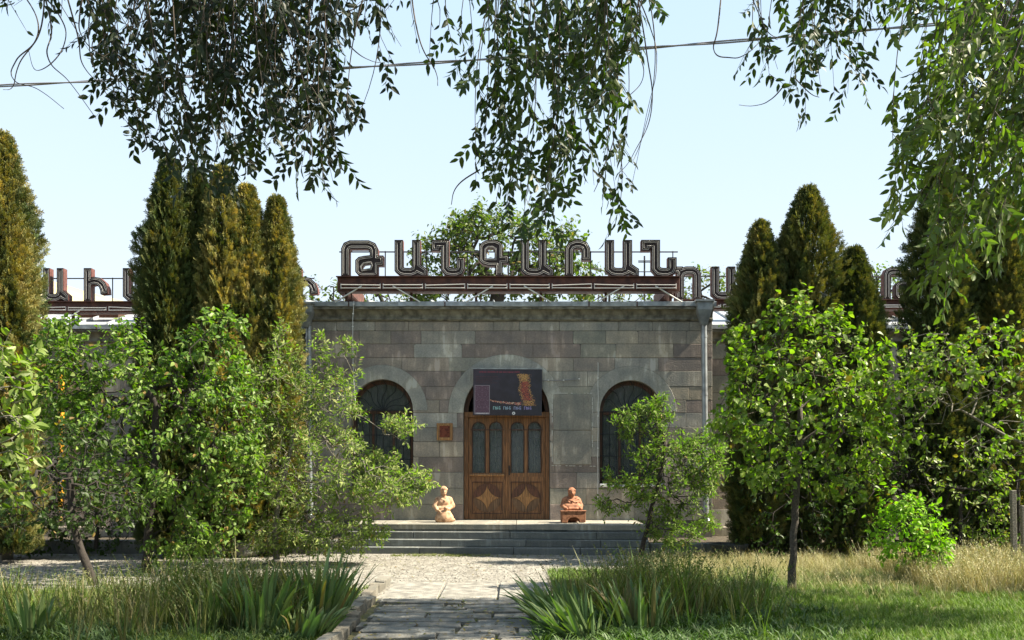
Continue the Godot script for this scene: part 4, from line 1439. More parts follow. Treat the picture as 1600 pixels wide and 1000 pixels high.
func ground() -> void:
	tag(sheet("ground", -400, 400, 400, -400, 0.0, M.ground), "dry grassy ground around the museum", "", "", "structure")
	# gravel drive with an irregular edge
	var poly := PackedVector2Array()
	for i in 41:
		poly.append(Vector2(-20 + i, 10.6 + 0.25 * sin(i * 1.7) + rr(-0.12, 0.12) + (0.0 if absf(i - 19.5) < 2 else 0.3) + (1.9 if i > 24 else 0.0)))
	poly.append(Vector2(20, 16.14))
	poly.append(Vector2(-20, 16.14))
	var mb := MB.new()
	mb.prism(poly, 0.0, 0.006, 0.0, Transform3D(Basis(Vector3(1, 0, 0), Vector3(0, 0, -1), Vector3(0, 1, 0)), Vector3.ZERO))
	tag(put(mb.mesh(), "gravel_drive", M.gravel), "light gravel drive crossing before the steps", "", "", "structure")
	# the beds against the building
	for s in [[-14.0, -3.17], [2.57, 14.0]]:
		mb = MB.new()
		mb.box(Vector3((s[0] + s[1]) * 0.5, 0.09, -17.2), Vector3(s[1] - s[0], 0.18, 1.83))
		tag(put(mb.mesh(), "planting_bed", M.soil), "dark soil bed between the drive and the wall", "", "", "structure")
	# footpath: a worn concrete apron, then uneven laid slabs
	var path := Node3D.new()
	path.name = "footpath"
	add_child(path)
	tag(path, "uneven paved footpath leading from the camera to the steps", "", "", "structure")
	for i in 3:
		mb = MB.new()
		var xa := -1.62 + i * 0.72
		mb.col = Color.WHITE
		mb.prism(PackedVector2Array([Vector2(xa + rr(0, 0.02), 10.28 + rr(-0.06, 0.06)), Vector2(xa + 0.71, 10.28 + rr(-0.06, 0.06)), Vector2(xa + 0.71 + rr(-0.06, 0), 11.95 + rr(-0.15, 0.15)), Vector2(xa + rr(0, 0.06), 11.95 + rr(-0.15, 0.15))]), 0.0, 0.03 + 0.004 * i, 0.01, Transform3D(Basis(Vector3(1, 0, 0), Vector3(0, 0, -1), Vector3(0, 1, 0)), Vector3.ZERO))
		put(mb.mesh(), "apron_slab", M.concrete, path)
	var z := -10.2
	while z < -4.6:
		var dz := rr(0.17, 0.36)
		var x := -1.5 + rr(-0.06, 0.06)
		while x < 0.5:
			var w := rr(0.45, 1.15)
			mb = MB.new()
			mb.col = Color(0.26, 0.245, 0.22) * rr(0.8, 1.12)
			var tilt := Basis.from_euler(Vector3(rr(-0.035, 0.035), rr(-0.03, 0.03), rr(-0.02, 0.02)))
			var hx := w * 0.5 - 0.008
			var hz := dz * 0.5 - 0.008
			var pl := PackedVector2Array([Vector2(-hx, -hz + rr(0, 0.02)), Vector2(hx, -hz + rr(0, 0.02)), Vector2(hx - rr(0, 0.03), hz - rr(0, 0.02)), Vector2(-hx + rr(0, 0.03), hz - rr(0, 0.02))])
			mb.prism(pl, -0.05, 0.0, 0.008, Transform3D(tilt * Basis(Vector3(1, 0, 0), Vector3(0, 0, -1), Vector3(0, 1, 0)), Vector3(x + w * 0.5, 0.05 + rr(-0.014, 0.014), z + dz * 0.5)))
			put(mb.mesh(), "paving_slab", M.slab_stone, path)
			x += w
		z += dz
	# kerb stones on the left of the path
	var k := thing("path_kerb", Vector3.ZERO, "row of small rough kerb stones along the left edge of the footpath", "kerb")
	z = -11.9
	while z < -6.0:
		var l := rr(0.22, 0.5)
		mb = MB.new()
		mb.col = Color(0.25, 0.225, 0.185) * rr(0.75, 1.15)
		mb.box(Vector3(-1.66 + rr(-0.04, 0.04) + 0.03 * (z + 9), 0.04, z + l * 0.5), Vector3(rr(0.1, 0.16), 0.15 + rr(-0.04, 0.04), l - rr(0.01, 0.06)), Basis.from_euler(Vector3(rr(-0.09, 0.09), rr(-0.12, 0.12), rr(-0.14, 0.14))), 0.022)
		put(mb.mesh(), "kerb_stone", M.step_stone, k)
		z += l
	# loose pebbles
	var pm := MB.new()
	var ico := [Vector3(1, 0, 0), Vector3(-1, 0, 0), Vector3(0, 0.6, 0), Vector3(0, -0.6, 0), Vector3(0, 0, 1), Vector3(0, 0, -1)]
	for f in [[2, 0, 4], [2, 4, 1], [2, 1, 5], [2, 5, 0]]:
		var a: Vector3 = ico[f[0]]
		var b: Vector3 = ico[f[1]]
		var c: Vector3 = ico[f[2]]
		var e := ((b + c) * 0.62 + Vector3(0, 0.22, 0))
		pm.tri(a, e, b)
		pm.tri(a, c, e)
	var xf := []
	var cols := PackedColorArray()
	for i in 20000:
		var p := Vector3(rr(-10, 7), 0.009, -rr(10.9, 16.05))
		var s := rr(0.006, 0.017) * (1.0 + (0.9 if rng.randf() < 0.04 else 0.0))
		xf.append(Transform3D(Basis.from_euler(Vector3(rr(-0.4, 0.4), rr(0, TAU), rr(-0.4, 0.4))).scaled(Vector3(s, s * rr(0.6, 1.1), s * rr(0.7, 1.2))), p))
		cols.append(Color(0.2, 0.187, 0.163) * rr(0.65, 1.3))
	tag(many("pebbles", pm.mesh(), M.pebble, xf, cols), "loose pale pebbles strewn over the gravel drive", "", "", "stuff")

func far_land() -> void:
	# bare dry hillside behind the left wing and a lower one to the right
	var fn := FastNoiseLite.new()
	fn.seed = 9; fn.frequency = 0.012; fn.fractal_octaves = 5
	var mb := MB.new()
	var nx := 70
	var nz := 24
	var hgt := func(x: float, z: float) -> float:
		var r := clampf((-z - 70.0) / 130.0, 0.0, 1.0)
		var side := clampf((30.0 - x) / 130.0, 0.05, 1.0)
		return r * r * (3.0 - 2.0 * r) * (46.0 * side + 8.0 * fn.get_noise_2d(x, z)) - 0.3
	for i in nx:
		for j in nz:
			var xa := -320.0 + i * 8.0
			var xb := xa + 8.0
			var za := -60.0 - j * 7.0
			var zb := za - 7.0
			mb.quad(Vector3(xa, hgt.call(xa, za), za), Vector3(xa, hgt.call(xa, zb), zb), Vector3(xb, hgt.call(xb, zb), zb), Vector3(xb, hgt.call(xb, za), za))
	tag(put(mb.mesh(), "hillside", M.hill), "bare dry hillside rising behind the museum", "", "", "structure")
	# television aerial and street lamp behind the sign
	var o := thing("roof_aerial", Vector3(X(1007, 20.5), 5.2, -20.5), "thin roof aerial mast with cross bars behind the end of the central sign", "aerial")
	mb = MB.new()
	var top := Y(400, 20.5) - 5.2
	mb.rod(Vector3(0, 0, 0), Vector3(0, top, 0), 0.022)
	put(mb.mesh(), "mast", M.iron, o)
	for a in [[408, 0.16], [410, -0.2], [425, 0.14]]:
		mb = MB.new()
		var y := Y(a[0], 20.5) - 5.2
		mb.rod(Vector3(-0.15, y, 0.024), Vector3(0.15, y, 0.024), 0.012)
		put(mb.mesh(), "cross_bar", M.iron, o)
	o = thing("street_lamp", Vector3(X(952, 34.0), 0, -34), "grey street lamp with a slanting arm behind the central sign", "lamp")
	mb = MB.new()
	mb.rod(Vector3.ZERO, Vector3(0, Y(425, 34.0), 0), 0.06, 8)
	put(mb.mesh(), "post", M.galvanised, o)
	mb = MB.new()
	mb.rod(Vector3(0, Y(425, 34.0), 0), Vector3(X(935, 34.0) - X(952, 34.0), Y(421, 34.0), 0), 0.035, 6)
	put(mb.mesh(), "arm", M.galvanised, o)
	mb = MB.new()
	mb.box(Vector3(X(931, 34.0) - X(952, 34.0), Y(419.5, 34.0), 0), Vector3(0.5, 0.12, 0.2), Basis(Vector3(0, 0, 1), -0.35), 0.03)
	put(mb.mesh(), "lamp_head", M.galvanised, o)
	# overhead cable, two strands twisted, from pole to pole
	o = thing("overhead_cable", Vector3.ZERO, "grey twisted overhead cable sagging across the sky", "cable")
	for s in 2:
		mb = MB.new()
		mb.col = Color(0.2, 0.2, 0.24)
		var v := PackedVector3Array()
		for i in 241:
			var f := lerpf(-1.6, 2.6, i / 240.0)
			var dd := lerpf(7.4, 6.4, f)
			var py := lerpf(134, 26, f) + 26.0 * (f - 0.5) * (f - 0.5) * 0.0
			py += 10.0 * sin(f * PI) * (1.0 if f > 0 and f < 1 else 0.4)
			var c := P(f * 1600.0, py, dd)
			var a := i * 0.55 + s * PI
			v.append(c + Vector3(0, cos(a), sin(a)) * 0.0075)
		mb.tube(v, PackedFloat32Array([0.0065]), 5)
		put(mb.mesh(), "strand", M.cable_dark, o)
	# two weathered stakes at the right edge
	for a in [[1584, 766, 850, 12.6, "weathered wooden stake at the right edge, the taller of the pair"], [1600, 790, 850, 12.75, "shorter weathered stake at the right edge behind the bushes"]]:
		o = thing("wooden_stake", Vector3(X(a[0], a[3]), 0, -a[3]), a[4], "stake", "wooden stakes")
		mb = MB.new()
		mb.box(Vector3(0, Y(a[1], a[3]) * 0.5, 0), Vector3(0.07, Y(a[1], a[3]), 0.06), Basis(Vector3(0, 0, 1), 0.02), 0.006)
		put(mb.mesh(), "shaft", M.bark_pale, o)


# ---------------------------------------------------------------- leaves
# one leaf, one unit long along +Y, facing +Z, folded along the midrib
func leaf_mesh(w: float, fold: float, curl: float, widest := 0.4) -> ArrayMesh:
	var mb := MB.new()
	var st := [0.0, widest * 0.5, widest, widest + (1 - widest) * 0.55, 1.0]
	var ws := [0.02, 0.78, 1.0, 0.66, 0.0]
	var mid := []
	var l := []
	var r := []
	for i in 5:
		var y: float = st[i]
		var z := -curl * y * y
		var hw: float = ws[i] * w * 0.5
		mid.append(Vector3(0, y, z))
		l.append(Vector3(-hw, y, z + fold * hw))
		r.append(Vector3(hw, y, z + fold * hw))
	for i in 4:
		if i == 0:
			mb.tri(mid[0], l[1], mid[1]); mb.tri(mid[0], mid[1], r[1])
		elif i == 3:
			mb.tri(l[3], mid[4], mid[3]); mb.tri(mid[3], mid[4], r[3])
		else:
			mb.quad(mid[i], l[i], l[i + 1], mid[i + 1])
			mb.quad(r[i], mid[i], mid[i + 1], r[i + 1])
	return mb.mesh()

# flat scaly spray of a thuja
func spray_mesh(sd: int) -> ArrayMesh:
	var r := RandomNumberGenerator.new()
	r.seed = sd
	var mb := MB.new()
	var lobe := func(a: Vector3, d: Vector3, len: float, wd: float):
		var s := Vector3(-d.y, d.x, 0).normalized() * wd
		var m := a + d * len * 0.45 + Vector3(0, 0, r.randf_range(-0.05, 0.05))
		mb.tri(a, m - s * -1.0, a + d * len + Vector3(0, 0, r.randf_range(-0.08, 0.08)))
		mb.tri(a, a + d * len, m - s)
	for i in 6:
		var y := 0.12 + i * 0.14
		for sgn in [-1.0, 1.0]:
			var ang: float = sgn * r.randf_range(0.6, 1.0)
			lobe.call(Vector3(0, y, 0), Vector3(sin(ang), cos(ang), 0), (0.5 - 0.05 * i) * r.randf_range(0.75, 1.15), 0.05)
	lobe.call(Vector3(0, 0.0, 0), Vector3(0, 1, 0), 1.0, 0.05)
	return mb.mesh()

func tuft_mesh(sd: int, blades: int, w: float, spread: float, droop: float, seedhead := false) -> ArrayMesh:
	var r := RandomNumberGenerator.new()
	r.seed = sd
	var mb := MB.new()
	for i in blades:
		var a := r.randf() * TAU
		var d := Vector3(cos(a), 0, sin(a))
		var s := Vector3(-d.z, 0, d.x)
		var p := d * r.randf_range(0.0, 0.12) + s * r.randf_range(-0.08, 0.08)
		var h := r.randf_range(0.55, 1.0)
		var ln := spread * r.randf_range(0.3, 1.0)
		var ww := w * r.randf_range(0.7, 1.2)
		var k := [p]
		for j in range(1, 4):
			var f := j / 3.0
			k.append(p + d * (ln * f * f + 0.05 * f) + Vector3(0, h * (f - droop * f * f * f), 0))
		mb.col = Color.WHITE * r.randf_range(0.75, 1.2)
		for j in 3:
			var w0: float = ww * [1.0, 0.85, 0.55][j] * 0.5
			var w1: float = ww * [0.85, 0.55, 0.0][j] * 0.5
			if j < 2:
				mb.quad(k[j] - s * w0, k[j + 1] - s * w1, k[j + 1] + s * w1, k[j] + s * w0)
			else:
				mb.tri(k[j] - s * w0, k[j + 1], k[j] + s * w0)
		if seedhead and i % 2 == 0:
			var top: Vector3 = k[3]
			var dir: Vector3 = (k[3] - k[2]).normalized()
			for e in 7:
				var q := top + dir * (e * 0.03 - 0.08)
				var ee := Vector3(r.randf_range(-1, 1), r.randf_range(0.2, 1), r.randf_range(-1, 1)) * 0.035
				mb.tri(q, q + ee + s * 0.008, q + dir * 0.03)
	return mb.mesh()

func leaf_kinds() -> void:
	L.oval = leaf_mesh(0.58, 0.35, 0.16, 0.42)
	L.round = leaf_mesh(0.72, 0.3, 0.2, 0.45)
	L.narrow = leaf_mesh(0.33, 0.35, 0.14, 0.42)
	L.elm = leaf_mesh(0.42, 0.3, 0.18, 0.36)
	L.spray = spray_mesh(3)
	L.turf = tuft_mesh(5, 9, 0.045, 0.55, 0.25)
	L.hay = tuft_mesh(6, 8, 0.018, 0.5, 0.12, true)
	L.weed = tuft_mesh(7, 8, 0.03, 0.35, 0.1, true)
	L.blade = tuft_mesh(8, 7, 0.07, 0.6, 0.35)

func oriented(p: Vector3, dir: Vector3, nrm: Vector3, s: float) -> Transform3D:
	var y := dir.normalized()
	var x := y.cross(nrm)
	if x.length_squared() < 1e-5: x = y.cross(Vector3(0.3, 0.9, 0.2))
	x = x.normalized()
	return Transform3D(Basis(x * s, y * s, x.cross(y) * s), p)

func tint(pal: Array) -> Color:
	var i := rng.randi() % pal.size()
	var c: Color = pal[i]
	return c.lerp(pal[rng.randi() % pal.size()], rng.randf() * 0.6) * rr(0.66, 1.28)


# ---------------------------------------------------------------- trees and shrubs
# trunk: points from the foot up; lobes: [centre, radii, share]; the limbs reach for points scattered through the lobes
func grow(o: Node3D, trunk: Array, trunk_r: float, lobes: Array, targets: int, leaf: Mesh, leaf_m: Material, size: float, per: int, pal: Array, bark: Material, opt := {}) -> void:
	var pos := PackedVector3Array()
	var par := PackedInt32Array()
	var step: float = opt.get("step", 0.13)
	var droop: float = opt.get("droop", 0.25)
	var gnarl: float = opt.get("gnarl", 0.35)
	for i in trunk.size() - 1:
		var a: Vector3 = trunk[i]
		var b: Vector3 = trunk[i + 1]
		var m := maxi(1, int(a.distance_to(b) / step))
		for k in m:
			par.append(pos.size() - 1)
			pos.append(a.lerp(b, k / float(m)) + (rv() * trunk_r * 0.25 if pos.size() > 1 else Vector3.ZERO))
	par.append(pos.size() - 1)
	pos.append(trunk[-1])
	var trunk_n := pos.size()
	var low := int(trunk_n * opt.get("bare", 0.45))
	var total := 0.0
	for l in lobes: total += l[2]
	var tg := []
	for l in lobes:
		var cnt := int(targets * l[2] / total)
		for i in cnt:
			var d := rv()
			while d.length_squared() > 1.0 or d.length_squared() < 0.02: d = rv()
			d = d.normalized() * pow(d.length(), 0.55)
			tg.append(l[0] + Vector3(d.x * l[1].x, d.y * l[1].y, d.z * l[1].z))
	var hub: Vector3 = trunk[-1]
	tg.sort_custom(func(a, b): return a.distance_squared_to(hub) < b.distance_squared_to(hub))
	var tips := PackedInt32Array()
	for t in tg:
		var best := low
		var bd := 1e9
		for k in range(low, pos.size()):
			var e := pos[k].distance_squared_to(t)
			if e < bd:
				bd = e
				best = k
		# walk back a little so that branches fork at an angle
		var back := mini(int(sqrt(bd) / step * 0.4), 6)
		for b in back:
			if par[best] >= low: best = par[best]
		var p := pos[best]
		var dist := p.distance_to(t)
		var m := maxi(1, int(dist / step))
		var cur := best
		var bow := (rv() * gnarl * 0.35 + Vector3(0, 0.12, 0)) * dist
		for k in range(1, m + 1):
			var f := k / float(m)
			var q: Vector3 = p.lerp(t, f) + bow * (f * (1.0 - f)) + rv() * step * 0.12
			par.append(cur)
			cur = pos.size()
			pos.append(q)
		tips.append(cur)
	var n := pos.size()
	var w := PackedFloat32Array()
	w.resize(n)
	var kid := PackedInt32Array()
	kid.resize(n)
	kid.fill(-1)
	for k in tips: w[k] += 1.0
	for k in range(n - 1, 0, -1):
		if w[k] == 0.0: w[k] = 0.3
		w[par[k]] += w[k]
	for k in range(n - 1, 0, -1):
		var q := par[k]
		if kid[q] < 0 or w[k] > w[kid[q]] or (k < trunk_n and q < trunk_n): kid[q] = k
	var wr := maxf(w[0], 1.0)
	var tip_r: float = opt.get("tip", 0.0035)
	var rad := func(k: int) -> float: return tip_r + (trunk_r - tip_r) * pow(minf(w[k], wr) / wr, 0.62)
	var tb := MB.new()
	var br := MB.new()
	var f := PackedVector3Array()
	for k in n:
		var starts := k == 0 or kid[par[k]] != k
		if not starts: continue
		var pts := PackedVector3Array()
		var rs := PackedFloat32Array()
		if k > 0:
			pts.append(pos[par[k]])
			rs.append(minf(rad.call(k) * 1.15, rad.call(par[k])))
		var c := k
		while c >= 0:
			pts.append(pos[c])
			var r0: float = rad.call(c)
			if k == 0 and c < 3: r0 *= 1.35 - 0.12 * c
			rs.append(r0)
			c = kid[c]
		if k == 0: tb.tube(pts, rs, 10)
		else: br.tube(pts, rs, 5 if rs[0] > 0.012 else 4)
	put(tb.mesh(), "trunk", bark, o)
	put(br.mesh(), "branches", bark, o)
	var xf := []
	var cols := PackedColorArray()
	var mid := Vector3.ZERO
	for l in lobes: mid += l[0] * l[2]
	mid /= total
	var wmax: float = opt.get("leafy", 3.2)
	var lift: float = opt.get("lift", 0.5)
	var shoots := MB.new()
	var sl: float = opt.get("shoot", 0.2)
	for k in range(trunk_n, n):
		if w[k] > wmax: continue
		var d := (pos[k] - pos[par[k]]).normalized()
		var outw := (pos[k] - mid).normalized()
		for sh in int(opt.get("shoots", 2)):
			var sd := (d.cross(rv()).normalized() * 0.9 + d * 0.5 + outw * 0.35 + Vector3(0, 0.12 - droop * 0.5, 0)).normalized()
			var a := pos[k].lerp(pos[par[k]], rng.randf())
			var ln := sl * rr(0.5, 1.3)
			shoots.tube(PackedVector3Array([a, a + sd * ln]), PackedFloat32Array([tip_r * 0.8, tip_r * 0.35]), 3)
			for j in per:
				var side := sd.cross(rv()).normalized()
				var dir := sd * 0.55 + side * 0.8 + Vector3(0, -droop, 0) + rv() * 0.2
				var nrm := Vector3(0, lift, 0) + outw * 0.45 + rv() * 0.75
				var p := a + sd * (ln * (j + 0.6) / per) + side * size * 0.1
				xf.append(oriented(p, dir, nrm, size * (rr(0.5, 1.25) if rng.randf() < 0.9 else rr(0.25, 0.5))))
				cols.append(tint(pal) if rng.randf() > 0.025 else Color(0.3, 0.2, 0.07) * rr(0.6, 1.2))
	tag(put(shoots.mesh(), "shoots", bark, o), "", "", "", "stuff")
	many("leaves", leaf, leaf_m, xf, cols, o)
	if opt.has("fruit"):
		for i in int(opt.fruit):
			var k := rng.randi_range(trunk_n, n - 1)
			var sp := SphereMesh.new()
			sp.radius = 0.024
			sp.height = 0.048
			sp.radial_segments = 10
			sp.rings = 6
			var fr := put(sp, "fruit", M.fruit, o)
			fr.position = pos[k] + Vector3(0, -0.05, 0)

func thuja(px: float, top_py: float, d: float, R: float, n: int, gold: float, label: String, spires := 1, base_y := 0.15) -> void:
	var at := Vector3(X(px, d), base_y, -d)
	var o := thing("columnar_conifer", at, label, "conifer", "columnar conifers")
	var H := Y(top_py, d) - base_y
	var fn := FastNoiseLite.new()
	fn.seed = rng.randi() % 9999
	fn.frequency = 1.0
	fn.fractal_octaves = 3
	var tb := MB.new()
	tb.tube(PackedVector3Array([Vector3.ZERO, Vector3(0.02, H * 0.4, 0), Vector3(0, H * 0.9, 0)]), PackedFloat32Array([0.13, 0.08, 0.015]), 8)
	put(tb.mesh(), "trunk", M.bark, o)
	var xf := []
	var cols := PackedColorArray()
	var green := [Color(0.048, 0.08, 0.022), Color(0.07, 0.105, 0.03), Color(0.038, 0.064, 0.022)]
	var brown := [Color(0.37, 0.34, 0.12), Color(0.31, 0.3, 0.105), Color(0.38, 0.31, 0.115), Color(0.23, 0.25, 0.08)]
	var sub := [[Vector3.ZERO, H, R]]
	for s in spires - 1:
		var a := rr(0, TAU)
		sub.append([Vector3(cos(a), 0, sin(a) * 0.6) * R * rr(0.35, 0.55), H * rr(0.84, 0.94), R * rr(0.55, 0.7)])
	for i in int(n * 1.45):
		var sp: Array = sub[0] if spires == 1 or rng.randf() < 0.5 else sub[1 + rng.randi() % (spires - 1)]
		var u := pow(rng.randf(), 0.9)
		var hh: float = sp[1]
		var prof := minf(1.0, pow((1.0 - u) * 4.2, 0.8)) * (1.0 - 0.22 * u) * (0.8 + 0.2 * minf(1.0, u * 5.0)) + 0.03
		var a := rng.randf() * TAU
		var lump := 1.0 + 0.42 * fn.get_noise_3d(cos(a) * 2.2, u * hh * 1.6, sin(a) * 2.2) + 0.16 * fn.get_noise_3d(cos(a) * 7.0, u * hh * 4.0, sin(a) * 7.0)
		var r: float = sp[2] * prof * lump * (1.0 - 0.55 * pow(rng.randf(), 1.4))
		var ow := Vector3(cos(a), 0, sin(a))
		var p: Vector3 = sp[0] + ow * r + Vector3(0, u * hh, 0)
		var dir := ow * rr(0.35, 0.9) + Vector3(0, rr(0.45, 1.0), 0) + rv() * 0.35
		var nrm := ow.cross(Vector3.UP) + rv() * 0.9 + ow * 0.5
		xf.append(oriented(p, dir, nrm, rr(0.1, 0.185)))
		var patch := clampf(0.5 + 1.3 * fn.get_noise_3d(cos(a) * 1.4 + 9.0, u * hh * 0.9, sin(a) * 1.4), 0, 1)
		cols.append(tint(green).lerp(tint(brown), clampf(gold * 1.35 * patch + rr(-0.22, 0.22), 0.0, 1.0)))
	many("foliage", L.spray, M.conifer, xf, cols, o)


# ---------------------------------------------------------------- hanging boughs overhead
# a strand hangs from above the frame: a thin twig with side shoots and leaves along it
func strand(st: MB, xf: Array, cols: PackedColorArray, a: Vector3, b: Vector3, sway: float, leaf_from: float, pal: Array, size: float, dens: float) -> void:
	var m := maxi(4, int(a.distance_to(b) / 0.09))
	var pts := PackedVector3Array()
	var rs := PackedFloat32Array()
	var s1 := rv() * sway
	var ph := rr(0, TAU)
	for i in m + 1:
		var f := i / float(m)
		pts.append(a.lerp(b, f) + s1 * sin(f * PI) + Vector3(sin(ph + f * 6.0), 0, cos(ph * 1.7 + f * 5.0)) * 0.012)
		rs.append(lerpf(0.0042, 0.0012, f))
	st.tube(pts, rs, 4)
	for i in range(1, m + 1):
		var f := i / float(m)
		if f < leaf_from or (f < 0.8 and sin(ph * 3.0 + f * m * 0.55) < -0.55): continue
		var dir := (pts[i] - pts[i - 1]).normalized()
		var k := int(dens * 3.0) if rng.randf() < 0.8 else 0
		for j in k:
			var side := dir.cross(rv()).normalized()
			var p := pts[i - 1].lerp(pts[i], rng.randf())
			xf.append(oriented(p, dir * 0.75 + side * 0.75 + Vector3(0, -0.25, 0), side.cross(dir) + rv() * 0.6, size * rr(0.65, 1.15)))
			cols.append(tint(pal))
		if rng.randf() < 0.55 * dens and f < 0.95:
			# a side shoot with a row of alternate leaves
			var out := (dir.cross(rv()).normalized() * 0.8 + dir * 0.5 + Vector3(0, -0.3, 0)).normalized()
			var ln := rr(0.1, 0.24)
			var q := PackedVector3Array([pts[i], pts[i] + out * ln * 0.5 + Vector3(0, -0.008, 0), pts[i] + out * ln + Vector3(0, -0.04, 0)])
			st.tube(q, PackedFloat32Array([0.0018, 0.0014, 0.001]), 3)
			var nl := int(ln / 0.024)
			var sd := out.cross(rv()).normalized()
			for j in nl:
				var g := (j + 1) / float(nl)
				var p := q[0].lerp(q[2], g) + Vector3(0, -0.012 * sin(g * PI), 0)
				sd = -sd
				xf.append(oriented(p, out * 0.7 + sd * 0.75 + Vector3(0, -0.3, 0) + rv() * 0.15, out.cross(sd) + rv() * 0.45, size * rr(0.7, 1.1)))
				cols.append(tint(pal))

# env: list of [px, lowest py] along the hanging edge; strands end between 35 % and 100 % of it
func curtain(o: Node3D, env: Array, n: int, d0: float, d1: float, lean: Vector2, pal: Array, size: float, dens: float, leaf_from: float, singles: int, spread := 0.12, top_y := 0.5) -> void:
	var st := MB.new()
	var xf := []
	var cols := PackedColorArray()
	var x0: float = env[0][0]
	var x1: float = env[-1][0]
	for i in n:
		var px := lerpf(x0, x1, (i + rng.randf()) / n)
		var e := 0
		while e < env.size() - 2 and env[e + 1][0] < px: e += 1
		var lowest: float = lerpf(env[e][1], env[e + 1][1], clampf((px - env[e][0]) / (env[e + 1][0] - env[e][0]), 0, 1))
		var py := lowest if i % 3 == 0 else lowest * rr(0.25, 1.0) - 20.0
		var d := rr(d0, d1)
		var b := P(px, py, d)
		var a := Vector3(b.x + lean.x * rr(0.6, 1.4) + rr(-spread, spread), Y(0, d) + top_y * rr(0.4, 1.2), b.z + lean.y + rr(-0.2, 0.2))
		if a.y < b.y + 0.3: a.y = b.y + 0.3
		strand(st, xf, cols, a, b, 0.12, leaf_from, pal, size, dens)
	put(st.mesh(), "hanging_twigs", M.twig, o)
	# the lowest leaves, which stand out against the sky, are parts of their own
	var order := range(xf.size())
	order.sort_custom(func(p, q): return xf[p].origin.y + 0.0 * p < xf[q].origin.y)
	var rest := []
	var rc := PackedColorArray()
	var shapes := []
	for k in 5:
		var arr := (L.elm as ArrayMesh).surface_get_arrays(0)
		var cc := PackedColorArray()
		cc.resize(arr[Mesh.ARRAY_VERTEX].size())
		cc.fill(tint(pal))
		arr[Mesh.ARRAY_COLOR] = cc
		var am := ArrayMesh.new()
		am.add_surface_from_arrays(Mesh.PRIMITIVE_TRIANGLES, arr)
		shapes.append(am)
	for k in order.size():
		var t: Transform3D = xf[order[k]]
		if k < singles:
			var lf := MeshInstance3D.new()
			lf.name = numbered("leaf", o)
			lf.mesh = shapes[k % 5]
			lf.material_override = M.leaf
			lf.transform = t
			o.add_child(lf, true)
		else:
			rest.append(t)
			rc.append(cols[order[k]])
	many("leaves", L.elm, M.leaf, rest, rc, o)

func wisps(o: Node3D, list: Array, d: float) -> void:
	# long bare twigs
	var h := Node3D.new()
	h.name = numbered("bare_bough", o)
	o.add_child(h, true)
	h.position = -o.position
	for w in list:
		var mb := MB.new()
		var c := Curve3D.new()
		for p in w: c.add_point(P(p[0], p[1], d + rr(-0.2, 0.2)))
		for i in c.point_count:
			var t := (c.get_point_position(mini(i + 1, c.point_count - 1)) - c.get_point_position(maxi(i - 1, 0))) * 0.22
			c.set_point_in(i, -t)
			c.set_point_out(i, t)
		var pts := c.tessellate(4, 3)
		var rs := PackedFloat32Array()
		for i in pts.size(): rs.append(lerpf(0.0045, 0.0018, i / float(pts.size())))
		mb.tube(pts, rs, 4)
		put(mb.mesh(), "bare_twig", M.twig, h)

func limb(o: Node3D, pts: Array, r0: float, r1: float) -> void:
	var c := Curve3D.new()
	for p in pts: c.add_point(p)
	for i in c.point_count:
		var t := (c.get_point_position(mini(i + 1, c.point_count - 1)) - c.get_point_position(maxi(i - 1, 0))) * 0.2
		c.set_point_in(i, -t)
		c.set_point_out(i, t)
	var tp := c.tessellate(4, 5)
	var rs := PackedFloat32Array()
	for i in tp.size(): rs.append(lerpf(r0, r1, i / float(tp.size())))
	var mb := MB.new()
	mb.tube(tp, rs, 9)
	put(mb.mesh(), "limb", M.bark, o)

func canopy(o: Node3D, lobes: Array, n: int, pal: Array) -> void:
	# the main crown above the frame
	var xf := []
	var cols := PackedColorArray()
	var tot := 0.0
	for l in lobes: tot += l[2]
	for l in lobes:
		for i in int(n * l[2] / tot):
			var d := rv()
			while d.length_squared() > 1.0: d = rv()
			var p: Vector3 = l[0] + Vector3(d.x * l[1].x, d.y * l[1].y, d.z * l[1].z)
			xf.append(oriented(p, rv() + Vector3(0, -0.7, 0), rv() + Vector3(0, 0.4, 0), rr(0.09, 0.15)))
			cols.append(tint(pal))
	many("crown", L.elm, M.leaf, xf, cols, o)


func conifers() -> void:
	thuja(4, 217, 14.6, 0.6, 17000, 0.75, "tall golden brown conifer cut off by the left edge of the photo", 2)
	thuja(-62, 190, 15.2, 0.65, 4000, 0.5, "tall dark conifer just outside the left edge", 1)
	thuja(264, 256, 15.5, 0.55, 15000, 0.12, "dark green conifer at the left end of the left group", 2)
	thuja(308, 274, 15.7, 0.44, 11000, 0.2, "slim green conifer, second of the left group", 1)
	thuja(347, 266, 15.6, 0.48, 14000, 0.9, "golden conifer in the middle of the left group", 2)
	thuja(386, 298, 15.8, 0.48, 12500, 0.85, "golden brown conifer, fourth of the left group", 1)
	thuja(432, 316, 15.9, 0.43, 11000, 0.7, "short golden conifer at the right end of the left group", 1)
	thuja(1188, 354, 15.6, 0.54, 11000, 0.35, "brownish blunt conifer at the left end of the right group", 2)
	thuja(1262, 300, 15.7, 0.78, 17000, 0.25, "broad dark conifer with the highest tip of the right group", 2)
	thuja(1335, 396, 15.4, 0.5, 10000, 0.03, "short bright green conifer right of the broad dark one", 1)
	thuja(1466, 262, 15.6, 0.62, 13000, 0.08, "tall dark conifer behind the hanging boughs at the right", 2)
	thuja(1562, 290, 15.7, 0.62, 13000, 0.25, "tall conifer behind the hanging boughs near the right edge", 2)

